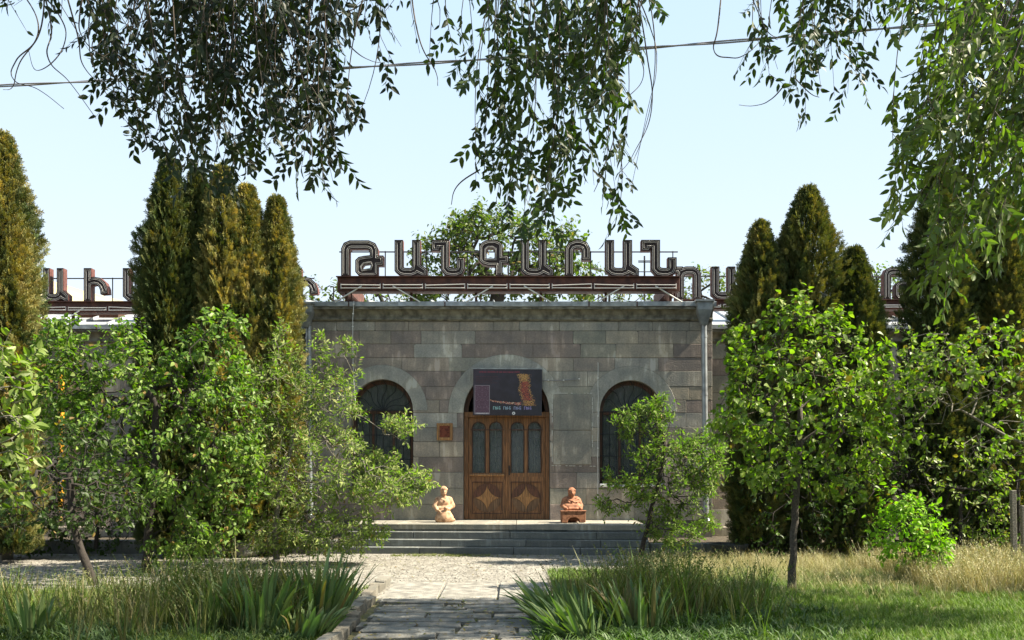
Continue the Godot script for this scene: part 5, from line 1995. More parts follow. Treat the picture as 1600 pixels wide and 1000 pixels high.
func shrubs() -> void:
	var lush := [Color(0.127, 0.218, 0.040), Color(0.178, 0.270, 0.052), Color(0.092, 0.172, 0.034), Color(0.241, 0.310, 0.081)]
	var fresh := [Color(0.155, 0.24, 0.035), Color(0.21, 0.29, 0.05), Color(0.115, 0.19, 0.03), Color(0.26, 0.31, 0.075)]
	var olive := [Color(0.208, 0.267, 0.072), Color(0.260, 0.312, 0.091), Color(0.156, 0.208, 0.058), Color(0.325, 0.345, 0.117)]
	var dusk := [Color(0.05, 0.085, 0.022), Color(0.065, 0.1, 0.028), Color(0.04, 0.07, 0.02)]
	var lime := [Color(0.25, 0.42, 0.03), Color(0.29, 0.47, 0.045), Color(0.2, 0.36, 0.03)]
	mat("fruit", lin(0.3, 0.09, 0.035), 0.45)
	# round fruit tree on the right lawn
	var d := 11.2
	var o := thing("fruit_tree", Vector3(X(1237, d), 0, -d), "round leafy fruit tree with a single slim trunk on the right lawn", "tree", "fruit trees")
	var b := o.position
	grow(o, [Vector3.ZERO, (P(1239, 850, d) - b), (P(1244, 780, d) - b), (P(1248, 700, d) - b), (P(1250, 640, d) - b)], 0.045,
		[[(P(1250, 640, d) - b), Vector3(1.0, 0.95, 0.95), 5.0], [(P(1190, 560, d) - b), Vector3(0.42, 0.5, 0.5), 1.6], [(P(1265, 530, d) - b), Vector3(0.5, 0.45, 0.5), 1.6], [(P(1340, 580, d) - b), Vector3(0.5, 0.5, 0.5), 1.6], [(P(1175, 650, d) - b), Vector3(0.5, 0.4, 0.6), 1.5], [(P(1345, 690, d) - b), Vector3(0.45, 0.5, 0.6), 1.5], [(P(1215, 745, d) - b), Vector3(0.5, 0.22, 0.5), 0.8], [(P(1320, 755, d) - b), Vector3(0.35, 0.2, 0.5), 0.6], [(P(1160, 520, d) - b), Vector3(0.2, 0.22, 0.2), 0.25], [(P(1240, 485, d) - b), Vector3(0.3, 0.2, 0.3), 0.4]],
		500, L.round, M.leaf, 0.09, 5, fresh, M.bark, {"bare": 0.6, "droop": 0.35, "shoots": 3})
	# the two trees of the left lawn
	d = 13.2
	o = thing("fruit_tree", Vector3(X(228, d), 0, -d), "large leafy fruit tree with a few reddish fruits, left of the willow-leaved bush", "tree", "fruit trees")
	b = o.position
	grow(o, [Vector3.ZERO, (P(232, 830, d) - b), (P(240, 770, d) - b), (P(244, 700, d) - b), (P(245, 640, d) - b)], 0.06,
		[[(P(245, 690, d) - b), Vector3(1.35, 1.2, 1.1), 5.0], [(P(320, 570, d) - b), Vector3(0.62, 0.55, 0.6), 2.0], [(P(345, 650, d) - b), Vector3(0.6, 0.8, 0.7), 2.0], [(P(180, 590, d) - b), Vector3(0.7, 0.45, 0.6), 1.6], [(P(100, 525, d) - b), Vector3(0.3, 0.3, 0.3), 0.5], [(P(195, 525, d) - b), Vector3(0.28, 0.25, 0.3), 0.4], [(P(120, 590, d) - b), Vector3(0.45, 0.5, 0.5), 1.2], [(P(330, 790, d) - b), Vector3(0.6, 0.5, 0.6), 1.3], [(P(150, 720, d) - b), Vector3(0.7, 0.6, 0.6), 1.3], [(P(340, 515, d) - b), Vector3(0.4, 0.25, 0.4), 0.6], [(P(275, 845, d) - b), Vector3(0.55, 0.2, 0.5), 0.8], [(P(115, 630, d) - b), Vector3(0.6, 0.6, 0.6), 2.2], [(P(90, 560, d) - b), Vector3(0.3, 0.4, 0.35), 0.8], [(P(370, 720, d) - b), Vector3(0.4, 0.7, 0.5), 1.0]],
		1380, L.oval, M.leaf, 0.092, 5, lush, M.bark_dark, {"bare": 0.35, "droop": 0.4, "fruit": 3, "shoots": 3})
	d = 11.8
	o = thing("fruit_tree", Vector3(X(146, d), 0, -d), "small shaded tree with a leaning dark trunk on the left lawn", "tree", "fruit trees")
	b = o.position
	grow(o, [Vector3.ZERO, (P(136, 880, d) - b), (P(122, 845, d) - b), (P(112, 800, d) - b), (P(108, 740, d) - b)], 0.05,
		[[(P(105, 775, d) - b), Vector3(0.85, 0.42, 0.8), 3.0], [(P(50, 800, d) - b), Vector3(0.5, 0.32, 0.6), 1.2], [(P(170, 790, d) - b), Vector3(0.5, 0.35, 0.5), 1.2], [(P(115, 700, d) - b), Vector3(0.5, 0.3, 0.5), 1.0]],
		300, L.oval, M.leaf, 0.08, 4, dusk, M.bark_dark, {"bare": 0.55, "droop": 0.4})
	# near shrub entering from the left edge
	d = 8.8
	o = thing("leafy_shrub", Vector3(X(-70, d), 0, -d), "near shrub with large pale leaves reaching in from the left edge", "shrub")
	b = o.position
	grow(o, [Vector3.ZERO, Vector3(0.02, 0.8, 0), Vector3(0.0, 1.6, 0), Vector3(0.05, 2.2, 0)], 0.05,
		[[(P(-40, 640, d) - b), Vector3(0.55, 0.75, 0.5), 3.0], [(P(15, 590, d) - b), Vector3(0.25, 0.28, 0.3), 0.8], [(P(12, 690, d) - b), Vector3(0.25, 0.3, 0.3), 0.9], [(P(-20, 760, d) - b), Vector3(0.4, 0.3, 0.4), 1.0]],
		150, L.oval, M.leaf, 0.115, 4, [Color(0.22, 0.28, 0.08), Color(0.28, 0.33, 0.11), Color(0.17, 0.24, 0.055)], M.bark_pale, {"bare": 0.4, "droop": 0.2})
	# willow-leaved bush left of the door
	d = 14.2
	o = thing("willow_leaved_bush", Vector3(X(432, d), 0.1, -d), "wide spreading bush with narrow pale green leaves, left of the door", "bush")
	b = o.position
	grow(o, [Vector3.ZERO, (P(430, 820, d) - b), (P(434, 780, d) - b), (P(445, 740, d) - b), (P(455, 700, d) - b)], 0.042,
		[[(P(485, 730, d) - b), Vector3(1.05, 0.7, 0.8), 3.6], [(P(440, 620, d) - b), Vector3(0.6, 0.65, 0.6), 2.0], [(P(515, 640, d) - b), Vector3(0.5, 0.55, 0.5), 1.4], [(P(600, 760, d) - b), Vector3(0.6, 0.35, 0.6), 1.6], [(P(645, 755, d) - b), Vector3(0.28, 0.16, 0.3), 0.5], [(P(520, 825, d) - b), Vector3(0.85, 0.36, 0.6), 2.2], [(P(430, 830, d) - b), Vector3(0.5, 0.3, 0.5), 1.0], [(P(585, 735, d) - b), Vector3(0.4, 0.25, 0.5), 0.8], [(P(505, 560, d) - b), Vector3(0.16, 0.4, 0.2), 0.35], [(P(545, 565, d) - b), Vector3(0.14, 0.36, 0.2), 0.3], [(P(440, 545, d) - b), Vector3(0.16, 0.35, 0.2), 0.35], [(P(620, 670, d) - b), Vector3(0.28, 0.2, 0.3), 0.5], [(P(410, 700, d) - b), Vector3(0.4, 0.6, 0.5), 1.0]],
		1450, L.narrow, M.leaf_matte, 0.088, 7, olive, M.bark_pale, {"bare": 0.2, "droop": 0.05, "gnarl": 0.5, "shoots": 3, "shoot": 0.22})
	# lighter bush right of the door
	d = 14.5
	o = thing("willow_leaved_bush", Vector3(X(1000, d), 0.1, -d), "airy bush with small narrow yellowish leaves below the right arched window", "bush")
	b = o.position
	grow(o, [Vector3.ZERO, (P(1010, 830, d) - b), (P(1022, 780, d) - b), (P(1035, 730, d) - b), (P(1040, 690, d) - b)], 0.035,
		[[(P(1050, 740, d) - b), Vector3(0.75, 0.65, 0.6), 3.0], [(P(1095, 720, d) - b), Vector3(0.38, 0.5, 0.4), 1.6], [(P(1020, 660, d) - b), Vector3(0.3, 0.3, 0.3), 0.8], [(P(985, 665, d) - b), Vector3(0.22, 0.25, 0.3), 0.5], [(P(1060, 820, d) - b), Vector3(0.6, 0.35, 0.5), 1.3], [(P(975, 750, d) - b), Vector3(0.35, 0.12, 0.3), 0.4], [(P(960, 790, d) - b), Vector3(0.3, 0.12, 0.3), 0.3], [(P(1038, 640, d) - b), Vector3(0.08, 0.2, 0.1), 0.15]],
		820, L.narrow, M.leaf_matte, 0.08, 7, [Color(0.18, 0.25, 0.05), Color(0.23, 0.29, 0.065), Color(0.14, 0.2, 0.04)], M.bark_dark, {"bare": 0.25, "droop": 0.05, "shoots": 3})
	# branch reaching in from the right
	d = 10.6
	o = thing("fruit_tree", Vector3(X(1690, d), 0, -d), "fruit tree reaching its branches in from the right edge", "tree", "fruit trees")
	b = o.position
	grow(o, [Vector3.ZERO, Vector3(0, 0.9, 0), (P(1660, 720, d) - b), (P(1570, 680, d) - b), (P(1500, 640, d) - b)], 0.018,
		[[(P(1500, 590, d) - b), Vector3(0.7, 0.45, 0.6), 2.5], [(P(1430, 620, d) - b), Vector3(0.32, 0.3, 0.4), 1.0], [(P(1560, 560, d) - b), Vector3(0.6, 0.5, 0.6), 1.6], [(P(1450, 550, d) - b), Vector3(0.3, 0.3, 0.4), 0.8], [(P(1570, 700, d) - b), Vector3(0.5, 0.35, 0.5), 1.1], [(P(1440, 670, d) - b), Vector3(0.22, 0.2, 0.3), 0.4]],
		330, L.round, M.leaf, 0.08, 4, fresh, M.bark_pale, {"bare": 0.55, "droop": 0.35})
	# bright young shrub on the right lawn
	d = 12.0
	o = thing("lime_shrub", Vector3(X(1430, d), 0, -d), "small bright lime green shrub standing in the dry grass", "shrub")
	b = o.position
	grow(o, [Vector3.ZERO, (P(1428, 870, d) - b), (P(1422, 830, d) - b)], 0.02,
		[[(P(1420, 830, d) - b), Vector3(0.4, 0.4, 0.4), 2.0], [(P(1405, 800, d) - b), Vector3(0.22, 0.25, 0.3), 0.8], [(P(1450, 860, d) - b), Vector3(0.25, 0.25, 0.3), 0.8]],
		240, L.oval, M.leaf, 0.085, 5, lime, M.bark_dark, {"bare": 0.2, "droop": 0.45})
	# dark shrubs in the beds against the wings
	var k := 0
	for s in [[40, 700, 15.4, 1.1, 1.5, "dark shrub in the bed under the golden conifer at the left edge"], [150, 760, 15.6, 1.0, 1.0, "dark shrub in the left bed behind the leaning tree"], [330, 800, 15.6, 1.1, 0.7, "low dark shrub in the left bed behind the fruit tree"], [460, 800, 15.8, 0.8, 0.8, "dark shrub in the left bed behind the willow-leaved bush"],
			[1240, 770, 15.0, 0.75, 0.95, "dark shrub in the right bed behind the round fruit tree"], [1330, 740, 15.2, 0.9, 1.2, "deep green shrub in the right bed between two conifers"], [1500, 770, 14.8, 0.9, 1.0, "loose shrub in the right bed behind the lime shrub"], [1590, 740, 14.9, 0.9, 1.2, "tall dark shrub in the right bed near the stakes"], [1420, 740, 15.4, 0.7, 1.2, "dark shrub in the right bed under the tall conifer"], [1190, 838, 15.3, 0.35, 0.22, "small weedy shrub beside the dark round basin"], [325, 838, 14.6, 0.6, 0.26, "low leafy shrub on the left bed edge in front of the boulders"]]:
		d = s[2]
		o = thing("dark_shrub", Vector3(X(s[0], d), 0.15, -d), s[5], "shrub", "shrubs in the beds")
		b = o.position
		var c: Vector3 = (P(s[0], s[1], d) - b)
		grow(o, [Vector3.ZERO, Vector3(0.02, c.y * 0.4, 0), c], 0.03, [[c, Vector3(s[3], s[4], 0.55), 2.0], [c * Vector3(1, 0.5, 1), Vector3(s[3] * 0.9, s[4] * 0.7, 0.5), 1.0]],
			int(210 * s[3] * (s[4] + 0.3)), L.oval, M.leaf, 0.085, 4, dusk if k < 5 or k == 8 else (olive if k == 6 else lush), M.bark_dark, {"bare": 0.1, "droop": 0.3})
		k += 1

func far_trees() -> void:
	var pal := [Color(0.09, 0.13, 0.04), Color(0.13, 0.17, 0.05), Color(0.06, 0.09, 0.03), Color(0.18, 0.2, 0.07)]
	var d := 30.0
	var o := thing("tall_tree", Vector3(X(775, d), 0, -d), "big leafy tree rising behind the middle of the rooftop sign", "tree", "trees behind the museum")
	var b := o.position
	grow(o, [Vector3.ZERO, Vector3(0, 3, 0), (P(775, 500, d) - b), (P(778, 420, d) - b)], 0.25,
		[[(P(770, 400, d) - b), Vector3(1.9, 1.5, 1.6), 4.0], [(P(700, 420, d) - b), Vector3(1.2, 1.3, 1.2), 2.0], [(P(850, 410, d) - b), Vector3(1.3, 1.4, 1.2), 2.0], [(P(720, 370, d) - b), Vector3(0.8, 0.6, 0.8), 0.8], [(P(765, 345, d) - b), Vector3(0.8, 0.5, 0.8), 0.8], [(P(880, 385, d) - b), Vector3(0.7, 0.7, 0.7), 0.8], [(P(900, 440, d) - b), Vector3(0.9, 0.7, 0.9), 0.9], [(P(670, 460, d) - b), Vector3(0.8, 0.5, 0.8), 0.6]],
		760, L.oval, M.leaf, 0.19, 5, pal, M.bark_dark, {"step": 0.25, "bare": 0.5, "shoot": 0.5, "shoots": 3})
	for s in [[520, 470, 36.0, 1.3, 0.7, "low tree top showing under the left end of the central sign"], [600, 478, 40.0, 2.0, 0.9, "tree top showing under the central sign beam, left part"], [960, 474, 38.0, 1.7, 0.9, "tree top showing under the central sign beam, right part"], [1095, 455, 42.0, 1.2, 1.0, "small tree seen between the first letters of the right wing sign"], [1180, 452, 44.0, 1.5, 1.0, "tree behind the right wing, next to the blunt conifer"], [1370, 450, 40.0, 1.2, 0.9, "tree top between the letters at the right wing"]]:
		d = s[2]
		o = thing("distant_tree", Vector3(X(s[0], d), 0, -d), s[5], "tree", "trees behind the museum")
		b = o.position
		var c: Vector3 = (P(s[0], s[1], d) - b)
		grow(o, [Vector3.ZERO, Vector3(0.1, c.y * 0.5, 0), c], 0.15, [[c, Vector3(s[3], s[4], 1.0), 2.0], [c - Vector3(0, 1.2, 0), Vector3(s[3] * 1.1, 1.2, 1.0), 1.5]],
			130, L.oval, M.leaf, 0.2, 4, pal, M.bark_dark, {"step": 0.3, "bare": 0.5, "shoot": 0.6, "shoots": 3})

func park_behind() -> void:
	# the park behind the camera, which the dark panes mirror
	var pal := [Color(0.06, 0.1, 0.03), Color(0.08, 0.13, 0.035), Color(0.05, 0.085, 0.025)]
	var i := 0
	for s in [[-9.0, 16.0, 8.5, "park tree behind the viewpoint, far left"], [-3.2, 21.0, 10.0, "park tree behind the viewpoint, left of the path"], [3.6, 18.0, 9.0, "park tree behind the viewpoint, right of the path"], [10.5, 22.0, 10.5, "park tree behind the viewpoint, far right"]]:
		var o := thing("park_tree", Vector3(s[0], 0, s[1]), s[3], "tree", "park trees behind the viewpoint")
		var h: float = s[2]
		grow(o, [Vector3.ZERO, Vector3(0.1, h * 0.3, 0), Vector3(0, h * 0.6, 0)], 0.2, [[Vector3(0, h * 0.62, 0), Vector3(2.6, h * 0.36, 2.2), 2.0], [Vector3(0.4, h * 0.3, 0), Vector3(2.0, h * 0.18, 1.6), 1.0]],
			260, L.oval, M.leaf, 0.3, 4, pal, M.bark_dark, {"step": 0.4, "bare": 0.3, "shoot": 0.7, "shoots": 3})
		i += 1

func scatter(called: String, mesh: Mesh, m: Material, n: int, inside: Callable, hgt: Vector2, pal: Array, wide := 1.0) -> MultiMeshInstance3D:
	var xf := []
	var cols := PackedColorArray()
	var fn := FastNoiseLite.new()
	fn.seed = rng.randi() % 9999
	fn.frequency = 0.9
	for i in n:
		var p: Vector3 = inside.call()
		if p.y < -0.5: continue
		var k := 0.5 + 0.7 * fn.get_noise_2d(p.x, p.z)
		var h := lerpf(hgt.x, hgt.y, pow(clampf(rng.randf() * 0.55 + k * 0.5, 0, 1), 1.5))
		var bs := Basis.from_euler(Vector3(rr(-0.18, 0.18), rr(0, TAU), rr(-0.18, 0.18) - 0.06))
		xf.append(Transform3D(bs.scaled_local(Vector3(h * wide, h, h * wide)), p))
		cols.append(tint(pal))
	return many(called, mesh, m, xf, cols)

func grasses() -> void:
	var green := [Color(0.1, 0.18, 0.025), Color(0.14, 0.22, 0.035), Color(0.08, 0.14, 0.025), Color(0.18, 0.23, 0.05)]
	var dry := [Color(0.42, 0.37, 0.2), Color(0.5, 0.46, 0.28), Color(0.34, 0.31, 0.15), Color(0.2, 0.24, 0.07)]
	var mixed := [Color(0.17, 0.17, 0.06), Color(0.13, 0.18, 0.045), Color(0.22, 0.185, 0.085), Color(0.1, 0.16, 0.035)]
	tag(scatter("lawn_grass", L.turf, M.grass, 26000, func(): 
		var z := -rr(5.5, 13.4)
		var x := rr(0.55, 8.0)
		return Vector3(x, 0, z), Vector2(0.07, 0.17), green, 1.1), "short green grass of the right lawn", "grass", "", "stuff")
	tag(scatter("lawn_grass", L.turf, M.grass, 14000, func():
		return Vector3(rr(-8.0, -1.75), 0, -rr(5.5, 11.2)), Vector2(0.07, 0.18), [Color(0.15, 0.21, 0.03), Color(0.19, 0.24, 0.04), Color(0.1, 0.15, 0.03)], 1.1), "short yellowish green grass of the left lawn", "grass", "", "stuff")
	tag(scatter("dry_grass", L.hay, M.straw, 5000, func():
		var u := pow(rng.randf(), 0.8)
		return Vector3(lerpf(2.0, 9.0, u), 0, -(9.9 + 4.6 * sqrt(rng.randf()) + (1.0 if rng.randf() < 0.2 else 0.0))), Vector2(0.1, 0.38), dry, 0.9), "tall straw coloured dry grass on the right lawn", "grass", "", "stuff")
	tag(scatter("dry_grass", L.hay, M.straw, 3000, func():
		return Vector3(rr(5.4, 9.5), 0, -rr(10.8, 13.6)), Vector2(0.3, 0.7), dry, 0.7), "tallest pale dry grass by the right edge", "grass", "", "stuff")
	tag(scatter("verge_weeds", L.turf, M.grass, 3500, func():
		return Vector3(rr(2.6, 9.0), 0, -rr(13.6, 16.0)), Vector2(0.05, 0.14), [Color(0.16, 0.18, 0.05), Color(0.22, 0.22, 0.08)], 1.3), "thin low grass along the right side of the drive", "grass", "", "stuff")
	tag(scatter("verge_weeds", L.turf, M.grass, 500, func():
		return Vector3(rr(-2.2, -0.4) if rng.randf() < 0.7 else rr(-9, 2.5), 0.004, -15.75 + 0.35 * rr(-1, 1) * rng.randf()), Vector2(0.03, 0.08), [Color(0.14, 0.17, 0.04), Color(0.2, 0.2, 0.07)], 1.6), "sparse weeds at the foot of the steps", "weeds", "", "stuff")
	var bell := func(cx: float, cz: float, sx: float, sz: float, x0: float, x1: float) -> Vector3:
		var x := cx + rng.randfn() * sx
		var z := cz + rng.randfn() * sz
		if x < x0 or x > x1: x = lerpf(x0, x1, rng.randf())
		return Vector3(x, 0, z)
	tag(scatter("tall_weeds", L.weed, M.grass, 1150, func(): return bell.call(-2.75, -9.2, 0.75, 0.6, -7.0, -1.9), Vector2(0.2, 0.9), mixed, 0.8), "tall tangled weeds gone to seed on the left lawn", "weeds", "", "stuff")
	tag(scatter("tall_weeds", L.weed, M.grass, 420, func(): return Vector3(rr(-8.5, -3.4), 0, -rr(8.0, 11.2)), Vector2(0.12, 0.6), mixed, 0.7), "scattered seeding weeds at the far left of the lawn", "weeds", "", "stuff")
	tag(scatter("tall_weeds", L.weed, M.grass, 480, func(): return bell.call(1.45, -9.6, 0.62, 0.5, 0.35, 3.4), Vector2(0.2, 1.0), mixed, 0.8), "tall weeds gone to seed right of the path", "weeds", "", "stuff")
	tag(scatter("leafy_ground_cover", L.blade, M.grass, 1700, func(): return bell.call(1.1, -8.6, 0.75, 0.75, 0.2, 3.6), Vector2(0.14, 0.42), [Color(0.075, 0.135, 0.035), Color(0.1, 0.16, 0.045), Color(0.06, 0.11, 0.035)], 1.0), "dense green blades covering the ground right of the path", "ground cover", "", "stuff")
	tag(scatter("leafy_ground_cover", L.blade, M.grass, 1500, func(): return bell.call(-3.4, -8.2, 1.3, 0.6, -7.0, -1.8), Vector2(0.12, 0.34), [Color(0.075, 0.125, 0.04), Color(0.1, 0.15, 0.045)], 1.0), "dense blades covering the near left lawn", "ground cover", "", "stuff")

func iris(at: Vector3, n: int, h: float, spread: float, label: String, lean: Vector3, pal: Array) -> void:
	# clump of sword-shaped leaves, each a part of its own
	var o := thing("iris_clump", at, label, "iris plant", "iris clumps")
	for i in n:
		var a := rr(0, TAU)
		var out := Vector3(cos(a), 0, sin(a))
		var foot := out * spread * 0.45 * sqrt(rng.randf())
		var lnn := h * rr(0.55, 1.1)
		var tilt := rr(0.05, 0.75) * (0.4 + foot.length() / spread)
		var dir := (Vector3.UP + out * tilt + lean * rr(0.3, 1.0)).normalized()
		var wd := rr(0.032, 0.054)
		var side := dir.cross(out + rv() * 0.4).normalized()
		var mb := MB.new()
		mb.col = tint(pal)
		var arc := rr(0.0, 0.35)
		var m := 6
		var prev := []
		for k in m + 1:
			var f := k / float(m)
			var p := foot + dir * lnn * f + Vector3(out.x * 0.5, -0.6, out.z * 0.5) * lnn * arc * f * f * f
			var hw := wd * 0.5 * minf(1.0, (1.0 - f) * 3.2) * (0.75 + 0.25 * minf(1.0, f * 6.0))
			var fold := dir.cross(side) * hw * 0.35
			var cur := [p - side * hw + fold, p, p + side * hw + fold]
			if k > 0:
				mb.quad(prev[0], cur[0], cur[1], prev[1])
				mb.quad(prev[1], cur[1], cur[2], prev[2])
			prev = cur
		put(mb.mesh(), "leaf_blade", M.grass, o)

func litter() -> void:
	var brown := [Color(0.24, 0.15, 0.06), Color(0.3, 0.22, 0.09), Color(0.16, 0.1, 0.05), Color(0.2, 0.2, 0.06)]
	var xf := []
	var cols := PackedColorArray()
	for i in 900:
		var on_path := rng.randf() < 0.35
		var p := Vector3(rr(-1.6, 0.4), 0.062, -rr(7.4, 10.2)) if on_path else Vector3(rr(-8, 6), 0.02, -rr(10.4, 15.9))
		xf.append(oriented(p, Vector3(rr(-1, 1), rr(-0.1, 0.3), rr(-1, 1)), Vector3(rr(-0.3, 0.3), 1, rr(-0.3, 0.3)), rr(0.03, 0.07)))
		cols.append(tint(brown))
	tag(many("fallen_leaves", L.elm, M.leaf_matte, xf, cols), "dry fallen leaves scattered over the drive and the path", "leaf litter", "", "stuff")
	tag(scatter("joint_weeds", L.turf, M.grass, 260, func(): return Vector3(rr(-1.6, 0.5), 0.02, -rr(7.2, 10.6)), Vector2(0.02, 0.075), [Color(0.14, 0.17, 0.04), Color(0.2, 0.19, 0.07)], 1.4), "small weeds growing in the joints of the footpath", "weeds", "", "stuff")

func irises() -> void:
	var pal := [Color(0.12, 0.19, 0.075), Color(0.16, 0.23, 0.1), Color(0.09, 0.15, 0.06), Color(0.2, 0.24, 0.09)]
	var dryp := pal + [Color(0.2, 0.15, 0.06)]
	iris(Vector3(-1.98, 0, -8.75), 80, 0.82, 0.6, "tall iris clump beside the path kerb, rightmost on the left side", Vector3(0.12, 0, 0), dryp)
	iris(Vector3(-2.4, 0, -8.3), 75, 0.72, 0.55, "iris clump in the near left border, second from the path", Vector3(0.15, 0, 0.05), pal)
	iris(Vector3(-1.9, 0, -8.05), 45, 0.45, 0.4, "low iris clump spilling over the near kerb of the path", Vector3(0.5, 0, 0.2), dryp)
	iris(Vector3(-2.9, 0, -8.6), 55, 0.7, 0.5, "iris clump mixed with dry weeds, farthest from the path", Vector3(0, 0, 0), dryp)
	iris(Vector3(0.5, 0, -8.75), 80, 0.62, 0.5, "iris clump flopping over the right edge of the path", Vector3(-0.8, 0, 0.15), pal)
	iris(Vector3(0.65, 0, -8.05), 70, 0.55, 0.5, "nearest iris clump right of the path at the bottom edge", Vector3(-0.65, 0, 0.2), pal)
	iris(Vector3(1.2, 0, -8.35), 70, 0.62, 0.6, "upright iris clump among tall weeds right of the path", Vector3(-0.25, 0, 0.05), dryp)
	iris(Vector3(-4.5, 0, -8.1), 30, 0.5, 0.4, "small iris clump in the weeds at the far left", Vector3(0, 0, 0), pal)

func overhead() -> void:
	var dark := [Color(0.022, 0.034, 0.019), Color(0.03, 0.044, 0.02), Color(0.018, 0.028, 0.018)]  # leaf greens darkened so the boughs' silhouette shade is painted into the colour
	var mid := [Color(0.042, 0.068, 0.024), Color(0.058, 0.09, 0.03), Color(0.034, 0.052, 0.022), Color(0.09, 0.12, 0.036)]  # same leaves half shaded, the shade again put into the colour
	var lit := [Color(0.09, 0.14, 0.035), Color(0.13, 0.18, 0.045), Color(0.07, 0.11, 0.03), Color(0.19, 0.22, 0.07)]  # sunlit copy of these greens, brightness of the sun put into the colour
	# left weeping tree: trunk out of the picture at the left
	var o := thing("weeping_tree", Vector3(-4.4, 0, -3.2), "dark weeping bough hanging into the top left of the sky", "tree", "weeping trees overhead")
	limb(o, [Vector3(0, 0, 0), Vector3(0.05, 1.6, -0.05), Vector3(0.3, 3.2, -0.3), Vector3(0.7, 4.6, -0.7)], 0.24, 0.13)
	limb(o, [Vector3(0.7, 4.6, -0.7), Vector3(1.8, 5.2, -1.3), Vector3(3.2, 5.5, -1.9), Vector3(4.6, 5.4, -2.4)], 0.1, 0.03)
	limb(o, [Vector3(0.5, 4.2, -0.5), Vector3(0.9, 5.4, -0.2), Vector3(0.6, 7.0, 0.6)], 0.1, 0.04)
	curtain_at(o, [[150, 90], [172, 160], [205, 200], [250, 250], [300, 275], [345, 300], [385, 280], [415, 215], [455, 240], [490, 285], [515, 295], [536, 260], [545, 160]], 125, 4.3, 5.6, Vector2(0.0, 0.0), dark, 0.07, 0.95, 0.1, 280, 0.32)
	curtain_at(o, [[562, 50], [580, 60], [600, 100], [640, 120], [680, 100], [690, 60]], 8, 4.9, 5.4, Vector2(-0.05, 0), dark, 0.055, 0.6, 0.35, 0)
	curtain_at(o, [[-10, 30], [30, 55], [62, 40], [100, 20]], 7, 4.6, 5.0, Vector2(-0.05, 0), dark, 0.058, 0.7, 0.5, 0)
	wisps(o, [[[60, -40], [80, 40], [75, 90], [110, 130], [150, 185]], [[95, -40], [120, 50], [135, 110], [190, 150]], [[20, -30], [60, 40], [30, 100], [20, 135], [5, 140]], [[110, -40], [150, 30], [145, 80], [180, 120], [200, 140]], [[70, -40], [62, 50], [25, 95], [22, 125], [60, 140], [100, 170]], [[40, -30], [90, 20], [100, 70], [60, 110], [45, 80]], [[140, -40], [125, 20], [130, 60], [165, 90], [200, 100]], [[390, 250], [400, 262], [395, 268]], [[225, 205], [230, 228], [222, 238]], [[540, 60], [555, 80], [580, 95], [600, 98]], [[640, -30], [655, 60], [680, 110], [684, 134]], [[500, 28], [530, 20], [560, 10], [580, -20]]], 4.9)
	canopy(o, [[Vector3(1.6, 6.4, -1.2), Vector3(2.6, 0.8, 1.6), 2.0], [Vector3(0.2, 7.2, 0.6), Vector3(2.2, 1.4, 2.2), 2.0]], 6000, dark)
	# right weeping tree: trunk out of the picture at the right
	o = thing("weeping_tree", Vector3(5.6, 0, -4.6), "weeping boughs hanging in the middle and the right of the sky", "tree", "weeping trees overhead")
	limb(o, [Vector3(0, 0, 0), Vector3(-0.05, 1.8, -0.05), Vector3(-0.2, 3.6, -0.2), Vector3(-0.5, 5.2, -0.3)], 0.3, 0.17)
	limb(o, [Vector3(-0.5, 5.2, -0.3), Vector3(-2.2, 5.9, -0.6), Vector3(-4.2, 6.0, -0.7), Vector3(-6.2, 5.7, -0.6)], 0.13, 0.03)
	limb(o, [Vector3(-0.4, 4.9, -0.3), Vector3(-1.2, 5.8, -1.3), Vector3(-2.2, 6.3, -2.4)], 0.1, 0.04)
	limb(o, [Vector3(-0.5, 5.2, -0.3), Vector3(0.2, 6.8, -0.4), Vector3(1.2, 8.6, -1.4)], 0.14, 0.05)
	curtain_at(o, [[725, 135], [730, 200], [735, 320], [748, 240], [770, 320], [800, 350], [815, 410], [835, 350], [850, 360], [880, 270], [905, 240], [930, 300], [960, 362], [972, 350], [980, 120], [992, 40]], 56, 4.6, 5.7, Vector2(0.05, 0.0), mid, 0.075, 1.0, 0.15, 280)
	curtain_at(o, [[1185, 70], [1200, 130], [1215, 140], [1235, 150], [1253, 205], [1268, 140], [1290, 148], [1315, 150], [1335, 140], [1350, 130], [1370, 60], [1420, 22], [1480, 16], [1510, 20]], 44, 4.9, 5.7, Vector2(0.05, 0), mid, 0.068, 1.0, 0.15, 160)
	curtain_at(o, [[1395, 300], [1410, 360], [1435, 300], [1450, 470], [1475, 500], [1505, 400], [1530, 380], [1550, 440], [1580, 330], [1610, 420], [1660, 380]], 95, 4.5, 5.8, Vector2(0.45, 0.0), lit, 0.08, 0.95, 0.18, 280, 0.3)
	wisps(o, [[[1005, -40], [1022, 50], [1020, 140], [1005, 210], [990, 250]], [[990, -40], [1010, 80], [1018, 170], [990, 240], [968, 270]], [[1000, -30], [995, 60], [1005, 120], [975, 160], [972, 190]], [[985, -30], [1015, 40], [1026, 100], [1010, 180], [985, 300]], [[965, 100], [962, 200], [940, 270], [928, 300]], [[966, 220], [972, 270], [968, 330]], [[1130, -40], [1122, 40], [1116, 80], [1140, 90], [1165, 85], [1195, 60], [1215, 62]], [[1160, -40], [1185, 20], [1200, 50], [1220, 60]], [[1228, 130], [1205, 155], [1180, 165], [1155, 164]], [[1240, 120], [1265, 145], [1280, 152]], [[750, 265], [715, 290], [705, 320]], [[1560, -40], [1575, 60], [1600, 100], [1590, 200], [1560, 270]], [[1560, -20], [1565, 90], [1520, 150], [1490, 190]], [[1600, 180], [1580, 260], [1520, 320], [1490, 360]], [[1640, 60], [1610, 150], [1560, 210], [1540, 300]]], 5.2)
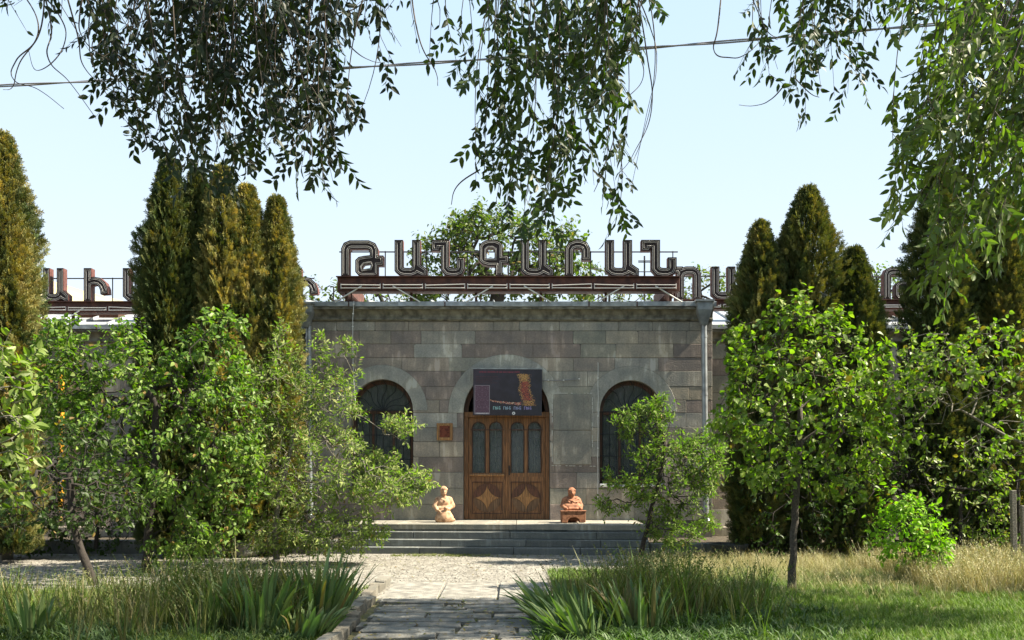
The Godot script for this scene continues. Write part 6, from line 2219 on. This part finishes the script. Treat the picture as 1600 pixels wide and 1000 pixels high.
	canopy(o, [[Vector3(-3.6, 7.3, -0.8), Vector3(3.2, 1.0, 2.2), 2.0], [Vector3(3.2, 9.0, -4.1), Vector3(4.6, 1.7, 1.3), 4.5], [Vector3(-1.2, 8.6, -3.2), Vector3(3.4, 0.9, 1.4), 1.6]], 24000, dark)


func curtain_at(o: Node3D, env: Array, n: int, d0: float, d1: float, lean: Vector2, pal: Array, size: float, dens: float, leaf_from: float, singles: int, spread := 0.12) -> void:
	# the curtain is laid out in the place, then held by the tree's own node
	var h := Node3D.new()
	h.name = numbered("bough", o)
	o.add_child(h, true)
	h.position = -o.position
	curtain(h, env, n, d0, d1, lean, pal, size, dens, leaf_from, singles, spread)


func _ready() -> void:
	rng.seed = 20240611
	# camera: level, with the lens shifted up as the photo's upright walls show
	var cam := Camera3D.new()
	cam.name = "camera"
	cam.position = Vector3(0, EYE, 0)
	cam.projection = Camera3D.PROJECTION_FRUSTUM
	cam.near = 0.1
	cam.far = 2000.0
	cam.size = 1000.0 / F * 0.1
	cam.frustum_offset = Vector2(0, (HY - 500.0) / F * 0.1)
	cam.current = true
	add_child(cam)
	var env := Environment.new()
	env.background_mode = Environment.BG_SKY
	var sm := ProceduralSkyMaterial.new()
	sm.sky_top_color = Color(0.409, 0.482, 0.547)
	sm.sky_horizon_color = Color(0.554, 0.569, 0.578)
	sm.sky_curve = 0.22
	sm.sky_energy_multiplier = 1.0
	sm.ground_bottom_color = Color(0.25, 0.25, 0.18)
	sm.ground_horizon_color = Color(0.55, 0.55, 0.5)
	sm.sun_angle_max = 80.0
	sm.sun_curve = 0.12
	var sky := Sky.new()
	sky.sky_material = sm
	env.sky = sky
	env.tonemap_mode = Environment.TONE_MAPPER_LINEAR
	env.tonemap_exposure = 4.3
	env.sdfgi_enabled = true
	env.ssao_enabled = true
	env.ssil_enabled = true
	var we := WorldEnvironment.new()
	we.name = "world_environment"
	we.environment = env
	add_child(we)
	var sun := DirectionalLight3D.new()
	sun.name = "sun"
	sun.light_energy = 1.3
	sun.light_color = Color(1.0, 0.96, 0.87)
	sun.light_angular_distance = 0.5
	sun.shadow_enabled = true
	add_child(sun)
	var el := deg_to_rad(47.0)
	var to_sun := Vector3(cos(el) * 0.998, sin(el), cos(el) * 0.06).normalized()
	sun.look_at_from_position(to_sun * 50.0, Vector3.ZERO, Vector3.UP)
	materials()
	leaf_kinds()
	ground()
	far_land()
	pavilion()
	wing(-1)
	wing(1)
	signs()
	stones()
	statues()
	poster()
	facade_fittings()
	conifers()
	far_trees()
	park_behind()
	shrubs()
	overhead()
	grasses()
	litter()
	irises()
